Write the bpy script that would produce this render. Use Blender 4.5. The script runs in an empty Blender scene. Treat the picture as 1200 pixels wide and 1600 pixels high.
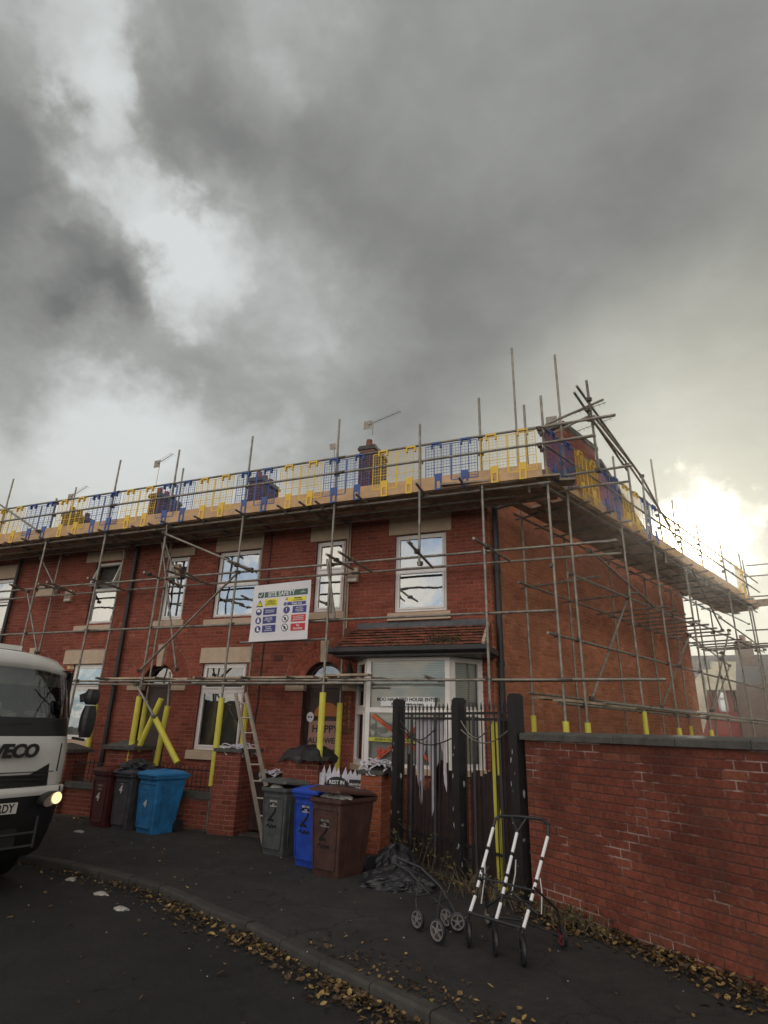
import bpy, math, random
from mathutils import Vector, Matrix
random.seed(7)
SC = bpy.context.scene
R = math.radians
# ------------------------------------------------------------------ camera
FPX = 910.0; EYE = Vector((0, 0, 1.85))
_up = Vector((70, 2450, -910)).normalized()
_L = Vector((-2380, -281, -FPX)); _L = (_L - _up * _L.dot(_up)).normalized()
_X = -_L; _Z = _up; _Y = _Z.cross(_X)
CAMROT = Matrix((_X, _Y, _Z))                      # world = CAMROT @ camera
cd = bpy.data.cameras.new('camera'); cam = bpy.data.objects.new('camera', cd)
SC.collection.objects.link(cam)
cd.sensor_fit = 'VERTICAL'; cd.sensor_height = 32; cd.sensor_width = 24; cd.lens = FPX / 1600 * 32
cd.clip_start = 0.05; cd.clip_end = 600
cam.matrix_world = Matrix.Translation(EYE) @ CAMROT.to_4x4()
SC.camera = cam

def ray(px, py): return (CAMROT @ Vector((px - 600, 800 - py, -FPX))).normalized()
def P(px, py, y=None, z=None, pl=None):
    """photo pixel -> point on a real plane of the place (y=, z= or a (normal, c) plane)"""
    d = ray(px, py)
    if y is not None: return EYE + d * ((y - EYE.y) / d.y)
    if z is not None: return EYE + d * ((z - EYE.z) / d.z)
    n, c = pl
    return EYE + d * ((c - n.dot(EYE)) / n.dot(d))
# ------------------------------------------------------------------ world
SUN_AZ, SUN_EL = 83.7, 16.3
SUN = Vector((math.cos(R(SUN_AZ)) * math.cos(R(SUN_EL)), math.sin(R(SUN_AZ)) * math.cos(R(SUN_EL)), math.sin(R(SUN_EL))))
W = bpy.data.worlds.new('World'); SC.world = W; W.use_nodes = True
nt = W.node_tree; nt.nodes.clear()
def N(t, **k):
    n = nt.nodes.new(t)
    for a, b in k.items(): setattr(n, a, b)
    return n
def link(a, b): nt.links.new(a, b)
def math_(op, a, b=None, clamp=False):
    n = N('ShaderNodeMath', operation=op); n.use_clamp = clamp
    for i, v in enumerate((a, b)):
        if v is None: continue
        if isinstance(v, (int, float)): n.inputs[i].default_value = v
        else: link(v, n.inputs[i])
    return n.outputs[0]
def maprange(v, a, b, c, d, smooth=True):
    n = N('ShaderNodeMapRange'); n.interpolation_type = 'SMOOTHSTEP' if smooth else 'LINEAR'
    link(v, n.inputs['Value'])
    for k, x in zip(('From Min', 'From Max', 'To Min', 'To Max'), (a, b, c, d)): n.inputs[k].default_value = x
    return n.outputs[0]
def mixc(f, a, b, blend='MIX'):
    n = N('ShaderNodeMix', data_type='RGBA', blend_type=blend)
    if isinstance(f, (int, float)): n.inputs[0].default_value = f
    else: link(f, n.inputs[0])
    for i, v in ((6, a), (7, b)):
        if isinstance(v, tuple): n.inputs[i].default_value = (*v, 1)
        else: link(v, n.inputs[i])
    return n.outputs[2]
tc = N('ShaderNodeTexCoord')
def noise(scale, detail, rough, vec, dist=0.0):
    n = N('ShaderNodeTexNoise'); n.inputs['Scale'].default_value = scale; n.inputs['Detail'].default_value = detail
    n.inputs['Roughness'].default_value = rough; n.inputs['Distortion'].default_value = dist
    link(vec, n.inputs['Vector']); return n
def vm(op, a, b=None, s=None):
    n = N('ShaderNodeVectorMath', operation=op)
    for i, v in enumerate((a, b)):
        if v is None: continue
        if isinstance(v, (tuple, Vector)): n.inputs[i].default_value = tuple(v)
        else: link(v, n.inputs[i])
    if s is not None: n.inputs['Scale'].default_value = s
    return n
DIR = tc.outputs['Generated']
wn = noise(2.6, 5, .55, DIR)
off = vm('SCALE', vm('SUBTRACT', wn.outputs['Color'], (.5, .5, .5)).outputs[0], s=.16).outputs[0]
wn2 = noise(9, 6, .6, DIR)
off2 = vm('SCALE', vm('SUBTRACT', wn2.outputs['Color'], (.5, .5, .5)).outputs[0], s=.17).outputs[0]
WD = vm('NORMALIZE', vm('ADD', vm('ADD', DIR, off).outputs[0], off2).outputs[0]).outputs[0]
# cloud cover: bright gaps (+) and heavy dark masses (-) at their bearings in the sky
blobs = [(100, 0, 5.5, .8), (135, 110, 3.2, .65), (150, 210, 3.4, .62), (160, 300, 3.4, .62), (210, 385, 3.8, .50), (285, 460, 4.2, .62), (270, 475, 2.2, .35), (80, 395, 2.6, .6), (330, 40, 8, .15), (455, 70, 5, .38), (430, 150, 3, .2),
         (400, 430, 6, .50), (500, 480, 6, .40), (290, 400, 5, .45), (30, 90, 5, -.35), (60, 230, 6, -.38), (0, 330, 6, -.2), (10, 480, 7, -.42), (160, 440, 3.2, -.5), (200, 510, 5, -.4), (330, 540, 6, -.35), (90, 560, 6, -.3),
         (255, 150, 6, -.45), (400, 260, 8, -.22), (560, 300, 8, -.18), (640, 500, 9, -.26), (820, 420, 10, -.12), (1020, 300, 9, -.14), (760, 200, 9, .05), (1000, 60, 10, -.12), (1100, 420, 8, -.12), (700, 90, 9, .12),
         (60, 690, 9, .8), (250, 700, 8, .65), (450, 690, 7, .35), (640, 640, 6, .1), (1120, 640, 9, .15), (1180, 330, 5, .12)]
acc = None
for (px, py, rad, amp) in blobs:
    dt = vm('DOT_PRODUCT', WD, ray(px, py)).outputs['Value']
    v = maprange(dt, math.cos(R(rad * 1.75)), 1.0, 0, amp)
    acc = v if acc is None else math_('ADD', acc, v)
sep = N('ShaderNodeSeparateXYZ'); link(DIR, sep.inputs[0])
zz = math_('ADD', math_('MAXIMUM', sep.outputs['Z'], 0), .22)
cmb = N('ShaderNodeCombineXYZ'); link(math_('DIVIDE', sep.outputs['X'], zz), cmb.inputs[0]); link(math_('DIVIDE', sep.outputs['Y'], zz), cmb.inputs[1])
cn = noise(1.3, 7, .55, cmb.outputs[0], .3)
cn2 = noise(4.6, 8, .62, cmb.outputs[0], .2)
nz = math_('ADD', math_('MULTIPLY', math_('SUBTRACT', cn.outputs[0], .5), 1.15), math_('MULTIPLY', math_('SUBTRACT', cn2.outputs[0], .5), .95))
m = maprange(math_('ADD', acc, nz), -1.0, 1.25, 0, 1, False)
ramp = N('ShaderNodeValToRGB'); link(m, ramp.inputs[0]); cr = ramp.color_ramp
cr.elements[0].position = .02; cr.elements[0].color = (.165, .172, .170, 1)
cr.elements[1].position = .97; cr.elements[1].color = (.68, .71, .71, 1)
for p, c in ((.26, (.228, .233, .228, 1)), (.45, (.298, .304, .295, 1)), (.58, (.36, .37, .36, 1)), (.75, (.52, .54, .535, 1))):
    e = cr.elements.new(p); e.color = c
cloud = ramp.outputs[0]
# low air towards the horizon is paler and warmer
warm = maprange(vm('DOT_PRODUCT', DIR, (.75, .62, .2)).outputs['Value'], .55, 1.0, 0, 1)
cloud = mixc(warm, cloud, mixc(1.0, cloud, (1.0, .985, .90), 'MULTIPLY'))
low = maprange(sep.outputs['Z'], .50, .10, 0, 1)
cloud = mixc(math_('MULTIPLY', low, .50), cloud, (.52, .52, .44))
# thin cloud lit from behind by the low sun
sd = vm('DOT_PRODUCT', DIR, SUN).outputs['Value']
sdw = vm('DOT_PRODUCT', vm('NORMALIZE', vm('ADD', DIR, vm('SCALE', off2, s=1.3).outputs[0]).outputs[0]).outputs[0], (ray(1090, 838))).outputs['Value']
g1 = maprange(sd, math.cos(R(30)), 1, 0, 1); g1 = math_('POWER', g1, 1.6)
g2 = maprange(sdw, math.cos(R(5.6)), math.cos(R(1.6)), 0, 1)
g3 = maprange(sd, math.cos(R(3.6)), math.cos(R(.5)), 0, 1)
cn3 = maprange(noise(9, 7, .62, DIR, .4).outputs[0], .36, .58, .12, 1.0)
glow = mixc(1.0, mixc(math_('MULTIPLY', g1, .25), (0, 0, 0), (1.0, .97, .74)), mixc(math_('MULTIPLY', g2, cn3), (0, 0, 0), (1.05, 1.0, .84)), 'ADD')
glow = mixc(1.0, glow, mixc(g3, (0, 0, 0), (14.0, 11.5, 7.0)), 'ADD')
# behind the photographer the sky is broken: blue with white cloud
sky = N('ShaderNodeTexSky'); sky.sky_type = 'NISHITA'; sky.sun_disc = False
sky.sun_elevation = R(SUN_EL); sky.sun_rotation = R(90 - SUN_AZ); sky.air_density = 1.0; sky.dust_density = 1.5
back = maprange(vm('DOT_PRODUCT', DIR, (-.05, -1, .05)).outputs['Value'], .22, .72, 0, 1)
skc = mixc(1.0, sky.outputs[0], (.09, .11, .14), 'MULTIPLY')
skc = mixc(1.0, skc, (.26, .33, .41), 'ADD')
bl = mixc(maprange(cn.outputs[0], .30, .62, 0, 1), skc, (1.85, 1.60, 1.32))
front = mixc(1.0, cloud, glow, 'ADD')
col = mixc(back, front, bl)
grd = maprange(sep.outputs['Z'], -.03, 0.0, 0, 1)
col = mixc(grd, (.06, .055, .05), col)
col = mixc(1.0, col, (10, 10, 10), 'MULTIPLY')
bg = N('ShaderNodeBackground'); link(col, bg.inputs[0]); bg.inputs[1].default_value = .1
wo = N('ShaderNodeOutputWorld'); link(bg.outputs[0], wo.inputs[0])
W.cycles.sampling_method = 'MANUAL'; W.cycles.sample_map_resolution = 512
# ------------------------------------------------------------------ sun, exposure
sl = bpy.data.lights.new('sun', 'SUN'); sl.energy = 3.0; sl.angle = R(.6); sl.color = (1, .93, .8)
so = bpy.data.objects.new('sun', sl); SC.collection.objects.link(so)
so.rotation_euler = (-SUN).to_track_quat('-Z', 'Y').to_euler()
VS = SC.view_settings; VS.view_transform = 'Standard'; VS.look = 'None'; VS.exposure = 0.0; VS.gamma = 1; VS.use_curve_mapping = False
SC.cycles.max_bounces = 6; SC.cycles.transparent_max_bounces = 12; SC.cycles.diffuse_bounces = 3; SC.cycles.glossy_bounces = 3
SC.cycles.caustics_reflective = False; SC.cycles.caustics_refractive = False
# ================================================================== helpers
COL = SC.collection
def mat(name, c, rough=.8, metal=0, var=.25, scale=6, bump=0, bscale=40, c2=None, spec=.5, island=0, emit=0, coat=0):
    M = bpy.data.materials.new(name); M.use_nodes = True; t = M.node_tree; b = t.nodes['Principled BSDF']
    b.inputs['Roughness'].default_value = rough; b.inputs['Metallic'].default_value = metal
    b.inputs['Specular IOR Level'].default_value = spec; b.inputs['Coat Weight'].default_value = coat
    co = t.nodes.new('ShaderNodeTexCoord'); n = t.nodes.new('ShaderNodeTexNoise')
    n.inputs['Scale'].default_value = scale; n.inputs['Detail'].default_value = 6; n.inputs['Roughness'].default_value = .62
    t.links.new(co.outputs['Object'], n.inputs['Vector'])
    r = t.nodes.new('ShaderNodeValToRGB'); e = r.color_ramp.elements
    c2 = c2 or tuple(x * (1 - var) for x in c); c1 = tuple(min(1, x * (1 + var * .6)) for x in c)
    e[0].position = .32; e[0].color = (*c2, 1); e[1].position = .66; e[1].color = (*c1, 1)
    t.links.new(n.outputs[0], r.inputs[0]); out = r.outputs[0]
    if island:
        g = t.nodes.new('ShaderNodeNewGeometry'); o = t.nodes.new('ShaderNodeObjectInfo')
        a = t.nodes.new('ShaderNodeMath'); a.operation = 'ADD'; f = t.nodes.new('ShaderNodeMath'); f.operation = 'FRACT'
        t.links.new(g.outputs['Random Per Island'], a.inputs[0]); t.links.new(o.outputs['Random'], a.inputs[1]); t.links.new(a.outputs[0], f.inputs[0])
        mr = t.nodes.new('ShaderNodeMapRange'); mr.inputs[3].default_value = 1 - island; mr.inputs[4].default_value = 1 + island * .7
        t.links.new(f.outputs[0], mr.inputs[0])
        mx = t.nodes.new('ShaderNodeVectorMath'); mx.operation = 'SCALE'
        t.links.new(out, mx.inputs[0]); t.links.new(mr.outputs[0], mx.inputs['Scale']); out = mx.outputs[0]
    t.links.new(out, b.inputs['Base Color'])
    if bump:
        n2 = t.nodes.new('ShaderNodeTexNoise'); n2.inputs['Scale'].default_value = bscale; n2.inputs['Detail'].default_value = 5
        t.links.new(co.outputs['Object'], n2.inputs['Vector'])
        bp = t.nodes.new('ShaderNodeBump'); bp.inputs['Strength'].default_value = bump; bp.inputs['Distance'].default_value = .02
        t.links.new(n2.outputs[0], bp.inputs['Height']); t.links.new(bp.outputs[0], b.inputs['Normal'])
    if emit:
        b.inputs['Emission Color'].default_value = (*c, 1); b.inputs['Emission Strength'].default_value = emit
    return M
def brickmat(name, c1, c2, c3, soot=.35):
    """brick faces: each brick its own tone, plus soot and wear in world space"""
    M = bpy.data.materials.new(name); M.use_nodes = True; t = M.node_tree; b = t.nodes['Principled BSDF']
    b.inputs['Roughness'].default_value = .88; b.inputs['Specular IOR Level'].default_value = .25
    L = t.links.new
    g = t.nodes.new('ShaderNodeNewGeometry'); o = t.nodes.new('ShaderNodeObjectInfo')
    a = t.nodes.new('ShaderNodeMath'); a.operation = 'ADD'; f = t.nodes.new('ShaderNodeMath'); f.operation = 'FRACT'
    L(g.outputs['Random Per Island'], a.inputs[0]); L(o.outputs['Random'], a.inputs[1]); L(a.outputs[0], f.inputs[0])
    r = t.nodes.new('ShaderNodeValToRGB'); e = r.color_ramp.elements
    e[0].position = 0; e[0].color = (*c1, 1); e[1].position = 1; e[1].color = (*c3, 1); k = e.new(.55); k.color = (*c2, 1)
    k = e.new(.94); k.color = tuple(x * .82 for x in c1) + (1,)
    L(f.outputs[0], r.inputs[0])
    n = t.nodes.new('ShaderNodeTexNoise'); n.inputs['Scale'].default_value = .9; n.inputs['Detail'].default_value = 8; n.inputs['Roughness'].default_value = .65
    L(g.outputs['Position'], n.inputs['Vector'])
    mr = t.nodes.new('ShaderNodeMapRange'); mr.inputs[1].default_value = .35; mr.inputs[2].default_value = .68; mr.inputs[3].default_value = 1 - soot; mr.inputs[4].default_value = 1.15
    L(n.outputs[0], mr.inputs[0])
    n3 = t.nodes.new('ShaderNodeTexNoise'); n3.inputs['Scale'].default_value = 28; n3.inputs['Detail'].default_value = 6
    L(g.outputs['Position'], n3.inputs['Vector'])
    mr3 = t.nodes.new('ShaderNodeMapRange'); mr3.inputs[1].default_value = .3; mr3.inputs[2].default_value = .7; mr3.inputs[3].default_value = .72; mr3.inputs[4].default_value = 1.22
    L(n3.outputs[0], mr3.inputs[0])
    mm = t.nodes.new('ShaderNodeMath'); mm.operation = 'MULTIPLY'; L(mr.outputs[0], mm.inputs[0]); L(mr3.outputs[0], mm.inputs[1])
    mx = t.nodes.new('ShaderNodeVectorMath'); mx.operation = 'SCALE'; L(r.outputs[0], mx.inputs[0]); L(mm.outputs[0], mx.inputs['Scale'])
    n4 = t.nodes.new('ShaderNodeTexNoise'); n4.inputs['Scale'].default_value = 2.3; n4.inputs['Detail'].default_value = 9; n4.inputs['Roughness'].default_value = .7; L(g.outputs['Position'], n4.inputs['Vector'])
    m4 = t.nodes.new('ShaderNodeMapRange'); m4.inputs[1].default_value = .50; m4.inputs[2].default_value = .72; m4.inputs[3].default_value = 0; m4.inputs[4].default_value = soot * 1.5; L(n4.outputs[0], m4.inputs[0])
    x4 = t.nodes.new('ShaderNodeMix'); x4.data_type = 'RGBA'; L(m4.outputs[0], x4.inputs[0]); L(mx.outputs[0], x4.inputs[6]); x4.inputs[7].default_value = (c1[0] * .42, c1[1] * .72, c1[2] * .75, 1)
    n5 = t.nodes.new('ShaderNodeTexNoise'); n5.inputs['Scale'].default_value = 1.1; n5.inputs['Detail'].default_value = 10; n5.inputs['Roughness'].default_value = .78; L(g.outputs['Position'], n5.inputs['Vector'])
    m5 = t.nodes.new('ShaderNodeMapRange'); m5.inputs[1].default_value = .60; m5.inputs[2].default_value = .72; m5.inputs[3].default_value = 0; m5.inputs[4].default_value = .38; L(n5.outputs[0], m5.inputs[0])
    x5 = t.nodes.new('ShaderNodeMix'); x5.data_type = 'RGBA'; L(m5.outputs[0], x5.inputs[0]); L(x4.outputs[2], x5.inputs[6]); x5.inputs[7].default_value = (.46, .31, .27, 1)
    L(x5.outputs[2], b.inputs['Base Color'])
    bp = t.nodes.new('ShaderNodeBump'); bp.inputs['Strength'].default_value = .5; bp.inputs['Distance'].default_value = .008
    L(n3.outputs[0], bp.inputs['Height']); L(bp.outputs[0], b.inputs['Normal'])
    return M
def glass(name, tint=(.9, .95, 1), refl=.42, rough=.015, wob=.02):
    M = bpy.data.materials.new(name); M.use_nodes = True; t = M.node_tree; t.nodes.clear()
    o = t.nodes.new('ShaderNodeOutputMaterial'); mx = t.nodes.new('ShaderNodeMixShader'); tr = t.nodes.new('ShaderNodeBsdfTransparent')
    gl = t.nodes.new('ShaderNodeBsdfGlossy'); gl.inputs['Roughness'].default_value = rough; gl.inputs['Color'].default_value = (*tint, 1)
    tr.inputs['Color'].default_value = (.86, .88, .86, 1)
    lw = t.nodes.new('ShaderNodeFresnel'); lw.inputs[0].default_value = 1.6
    ad = t.nodes.new('ShaderNodeMath'); ad.operation = 'ADD'; ad.inputs[1].default_value = refl; ad.use_clamp = True
    n = t.nodes.new('ShaderNodeTexNoise'); n.inputs['Scale'].default_value = 1.6; bp = t.nodes.new('ShaderNodeBump'); bp.inputs['Strength'].default_value = wob; bp.inputs['Distance'].default_value = .3
    L = t.links.new
    co = t.nodes.new('ShaderNodeTexCoord'); L(co.outputs['Object'], n.inputs['Vector']); L(n.outputs[0], bp.inputs['Height']); L(bp.outputs[0], gl.inputs['Normal'])
    L(lw.outputs[0], ad.inputs[0]); L(ad.outputs[0], mx.inputs[0]); L(tr.outputs[0], mx.inputs[1]); L(gl.outputs[0], mx.inputs[2]); L(mx.outputs[0], o.inputs[0])
    return M

class MB:
    def __init__(s): s.v = []; s.f = []; s.m = []
    def quad(s, *p, m=0):
        n = len(s.v); s.v += [tuple(q) for q in p]; s.f.append(tuple(range(n, n + len(p)))); s.m.append(m); return s
    def box(s, c, d, rz=0, rx=0, ry=0, m=0, rot=None):
        Mx = rot or (Matrix.Rotation(rz, 3, 'Z') @ Matrix.Rotation(ry, 3, 'Y') @ Matrix.Rotation(rx, 3, 'X'))
        c = Vector(c); n = len(s.v)
        for a in ((-1, -1, -1), (1, -1, -1), (1, 1, -1), (-1, 1, -1), (-1, -1, 1), (1, -1, 1), (1, 1, 1), (-1, 1, 1)):
            s.v.append(tuple(c + Mx @ Vector((a[0] * d[0] / 2, a[1] * d[1] / 2, a[2] * d[2] / 2))))
        for f in ((0, 3, 2, 1), (4, 5, 6, 7), (0, 1, 5, 4), (1, 2, 6, 5), (2, 3, 7, 6), (3, 0, 4, 7)):
            s.f.append(tuple(n + i for i in f)); s.m.append(m)
        return s
    def rbox(s, x0, x1, y0, y1, z0, z1, m=0): return s.box(((x0 + x1) / 2, (y0 + y1) / 2, (z0 + z1) / 2), (abs(x1 - x0), abs(y1 - y0), abs(z1 - z0)), m=m)
    def bar(s, a, b, w, h, m=0, up=Vector((0, 0, 1))):
        a = Vector(a); b = Vector(b); d = b - a; L = d.length; x = d.normalized()
        if abs(x.dot(up)) > .98: up = Vector((0, 1, 0))
        y = up.cross(x).normalized(); z = x.cross(y)
        return s.box((a + b) / 2, (L, w, h), rot=Matrix((x, y, z)).transposed(), m=m)
    def tube(s, a, b, r, r2=None, n=8, cap=True, m=0):
        a = Vector(a); b = Vector(b); r2 = r if r2 is None else r2
        d = (b - a).normalized(); u = d.cross(Vector((0, 0, 1)) if abs(d.z) < .95 else Vector((1, 0, 0))).normalized(); w = d.cross(u)
        k = len(s.v)
        for p, rr in ((a, r), (b, r2)):
            for i in range(n):
                t = 2 * math.pi * i / n; s.v.append(tuple(p + (u * math.cos(t) + w * math.sin(t)) * rr))
        for i in range(n):
            j = (i + 1) % n; s.f.append((k + i, k + j, k + n + j, k + n + i)); s.m.append(m)
        if cap: s.f.append(tuple(k + i for i in range(n))[::-1]); s.f.append(tuple(k + n + i for i in range(n))); s.m += [m, m]
        return s
    def path(s, pts, r, n=8, m=0):
        for a, b in zip(pts, pts[1:]): s.tube(a, b, r, n=n, m=m)
        return s
    def loft(s, rings, closed=True, cap=False, m=0):
        k = len(s.v); n = len(rings[0])
        for rg in rings: s.v += [tuple(p) for p in rg]
        for i in range(len(rings) - 1):
            for j in range(n if closed else n - 1):
                j2 = (j + 1) % n
                s.f.append((k + i * n + j, k + i * n + j2, k + (i + 1) * n + j2, k + (i + 1) * n + j)); s.m.append(m)
        if cap: s.f.append(tuple(k + j for j in range(n))[::-1]); s.f.append(tuple(k + (len(rings) - 1) * n + j for j in range(n))); s.m += [m, m]
        return s
    def poly(s, pts, d, m=0):
        """prism: polygon pts pushed by vector d"""
        d = Vector(d); a = [Vector(p) for p in pts]; b = [p + d for p in a]
        s.loft([a, b], cap=True, m=m); return s
    def disc(s, c, r, u, v, n=24, m=0, r2=None):
        c = Vector(c); return s.quad(*[c + Vector(u) * math.cos(2 * math.pi * i / n) * r + Vector(v) * math.sin(2 * math.pi * i / n) * (r2 or r) for i in range(n)], m=m)
def root_of(o):
    while o.parent: o = o.parent
    return o
def empty(name, loc, rz=0):
    o = bpy.data.objects.new(name, None); COL.objects.link(o); o.location = loc; o.rotation_euler = (0, 0, rz); o.empty_display_size = .3
    return o
def thing(name, label, cat, loc=(0, 0, 0), rz=0, group=None):
    o = empty(name, loc, rz); o['label'] = label; o['category'] = cat
    if group: o['group'] = group
    return o
def mesh_of(mb, name, mats, off=Vector((0, 0, 0)), smooth=False):
    me = bpy.data.meshes.new(name); me.from_pydata([tuple(Vector(v) - off) for v in mb.v], [], mb.f)
    for x in (mats if isinstance(mats, (list, tuple)) else [mats]): me.materials.append(x)
    if isinstance(mats, (list, tuple)) and len(mats) > 1: me.polygons.foreach_set('material_index', mb.m)
    if smooth: me.polygons.foreach_set('use_smooth', [True] * len(me.polygons))
    me.update(); return me
def part(name, mb, mats, parent, local=False, smooth=False, label=None):
    """mesh child; verts are in world coords unless local=True (then in the thing's own frame)"""
    off = Vector((0, 0, 0)) if (local or parent is None) else Vector(root_of(parent).location)
    o = bpy.data.objects.new(name, mesh_of(mb, name, mats, off, smooth)); COL.objects.link(o); o.parent = parent
    if label: o['label'] = label
    return o
def solo(name, mb, mats, label, cat, group=None, smooth=False):
    """a thing that is one mesh; origin moved to its base"""
    xs = [v[0] for v in mb.v]; ys = [v[1] for v in mb.v]; zs = [v[2] for v in mb.v]
    off = Vector(((min(xs) + max(xs)) / 2, (min(ys) + max(ys)) / 2, min(zs)))
    o = bpy.data.objects.new(name, mesh_of(mb, name, mats, off, smooth)); COL.objects.link(o); o.location = off
    o['label'] = label; o['category'] = cat
    if group: o['group'] = group
    return o
def struct(name, mb, mats, smooth=False, kind='structure'):
    o = part(name, mb, mats, None, smooth=smooth); o['kind'] = kind; return o
def textmesh(body, size, extrude=.001, bold=.012, align='CENTER', shear=0):
    c = bpy.data.curves.new('t', 'FONT'); c.body = body; c.size = size; c.extrude = extrude; c.offset = bold * size; c.align_x = align; c.align_y = 'CENTER'; c.shear = shear
    c.resolution_u = 3; c.space_line = .95
    o = bpy.data.objects.new('t', c); COL.objects.link(o)
    me = bpy.data.meshes.new_from_object(o); bpy.data.objects.remove(o); bpy.data.curves.remove(c)
    return me
def lettering(name, body, size, pos, u, v, m, parent, bold=.012, align='CENTER', sx=1, shear=0, extrude=.0015, local=False):
    """flat raised lettering; pos centre, u right, v up"""
    me = textmesh(body, size, extrude, bold, align, shear); me.name = name
    u = Vector(u).normalized(); v = Vector(v).normalized(); w = u.cross(v)
    off = Vector((0, 0, 0)) if local else Vector(root_of(parent).location)
    Mx = Matrix((u * sx, v, w)).transposed().to_4x4(); Mx.translation = Vector(pos) - off
    me.transform(Mx); me.materials.clear(); me.materials.append(m)
    o = bpy.data.objects.new(name, me); COL.objects.link(o); o.parent = parent
    return o
# ================================================================== materials
BRK = brickmat('house_brick', (.265, .068, .042), (.33, .088, .054), (.40, .122, .074), .26)
BRKC = brickmat('sooty_chimney_brick', (.10, .05, .035), (.14, .065, .045), (.19, .09, .06), .5)
BRKG = brickmat('glare_lightened_gable_brick', (.47, .165, .085), (.54, .205, .11), (.60, .26, .15), .34)  # house brick made lighter: the sun's veiling glare is put into its colour
BRKW = brickmat('yard_wall_brick', (.20, .056, .036), (.245, .072, .044), (.30, .105, .058), .55)
BRKP = brickmat('pier_brick', (.20, .055, .036), (.25, .068, .044), (.30, .088, .056), .35)
MORT = mat('mortar', (.30, .15, .115), .95, var=.35, scale=4, bump=.4, bscale=60)
MORTG = mat('lightened_gable_mortar', (.40, .22, .15), .95, var=.4, scale=3, bump=.4, bscale=60)  # mortar lightened with the gable brick, glare put into the colour
MORTW = mat('wall_mortar', (.36, .26, .23), .95, var=.05, scale=1.5, c2=(.105, .045, .035), bump=.4, bscale=50)
_e = MORTW.node_tree.nodes['Color Ramp'].color_ramp.elements; _e[0].position = .50; _e[1].position = .585
STONE = mat('cream_stone', (.56, .43, .31), .85, var=.12, scale=5, bump=.15)
COPE = mat('coping_stone', (.085, .08, .072), .85, var=.35, scale=8, bump=.4)
UPVC = mat('white_upvc', (.84, .80, .75), .38, var=.10, scale=3)
BLACKP = mat('black_plastic', (.02, .02, .022), .42, var=.3)
PIPE = mat('black_pipe_paint', (.018, .016, .018), .45, var=.3)
LEAD = mat('lead_flashing', (.13, .135, .15), .5, metal=.2, var=.35, scale=5, bump=.3, bscale=12)
SLATE = mat('roof_slate', (.07, .07, .075), .7, var=.3)
TILE = mat('red_roof_tile', (.29, .085, .05), .85, c2=(.09, .055, .035), scale=5, island=.3, bump=.3)
GLASS = glass('window_glass', (.86, .92, .95), .34)
GLASSB = glass('bay_glass', (.95, .97, .95), .03)
GLASSD = glass('windscreen_glass', (.75, .78, .82), .17)
DARK = mat('interior_shade_dark', (.02, .02, .022), .9)  # dark colour standing for the shade inside unlit rooms and bins
BLIND = mat('pale_blind', (.82, .80, .72), .8, var=.06)
CURT = mat('grey_curtain', (.42, .42, .40), .9, var=.2, scale=9)
VBL = mat('vertical_blind', (.22, .20, .17), .85, var=.2, island=.35)
STEEL = mat('galvanised_tube', (.27, .245, .205), .48, metal=.55, var=.40, scale=7, bump=.1)
RUST = mat('coupler_steel', (.13, .11, .09), .6, metal=.6, var=.4)
WOOD = mat('scaffold_board_wood', (.44, .34, .24), .85, var=.4, scale=5, island=.35, bump=.2)
WOODN = mat('new_toe_board', (.60, .385, .21), .8, var=.18, scale=5, island=.10)
FOAM = mat('yellow_foam', (.68, .62, .08), .6, var=.12, scale=5, bump=.15, bscale=15)
GY = mat('yellow_guard_plastic', (.80, .52, .04), .45, var=.12)
GB = mat('blue_guard_plastic', (.035, .085, .30), .45, var=.15)
ASPH = mat('asphalt', (.0135, .0125, .0128), .82, var=.28, scale=2.5, bump=.8, bscale=120)
PAVE = mat('pavement_tarmac', (.028, .0255, .0245), .86, var=.30, scale=1.8, bump=.8, bscale=110)
KERB = mat('kerb_stone', (.052, .048, .043), .85, var=.3, scale=5, island=.25, bump=.4)
SOIL = mat('yard_soil', (.06, .05, .038), .95, var=.4, bump=.8, bscale=30)
LEAFM = None
def leafmat():
    M = mat('autumn_leaf', (.2, .12, .04), .7, var=.2, scale=20); t = M.node_tree
    b = t.nodes['Principled BSDF']; g = t.nodes.new('ShaderNodeNewGeometry'); r = t.nodes.new('ShaderNodeValToRGB')
    for l in list(b.inputs['Base Color'].links): t.links.remove(l)
    e = r.color_ramp.elements; e[0].color = (.030, .020, .012, 1); e[1].color = (.40, .28, .10, 1)
    for p, c in ((.40, (.06, .036, .017, 1)), (.68, (.12, .07, .028, 1)), (.88, (.24, .15, .05, 1))):
        k = e.new(p); k.color = c
    t.links.new(g.outputs['Random Per Island'], r.inputs[0]); t.links.new(r.outputs[0], b.inputs['Base Color'])
    return M
LEAFM = leafmat()
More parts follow.
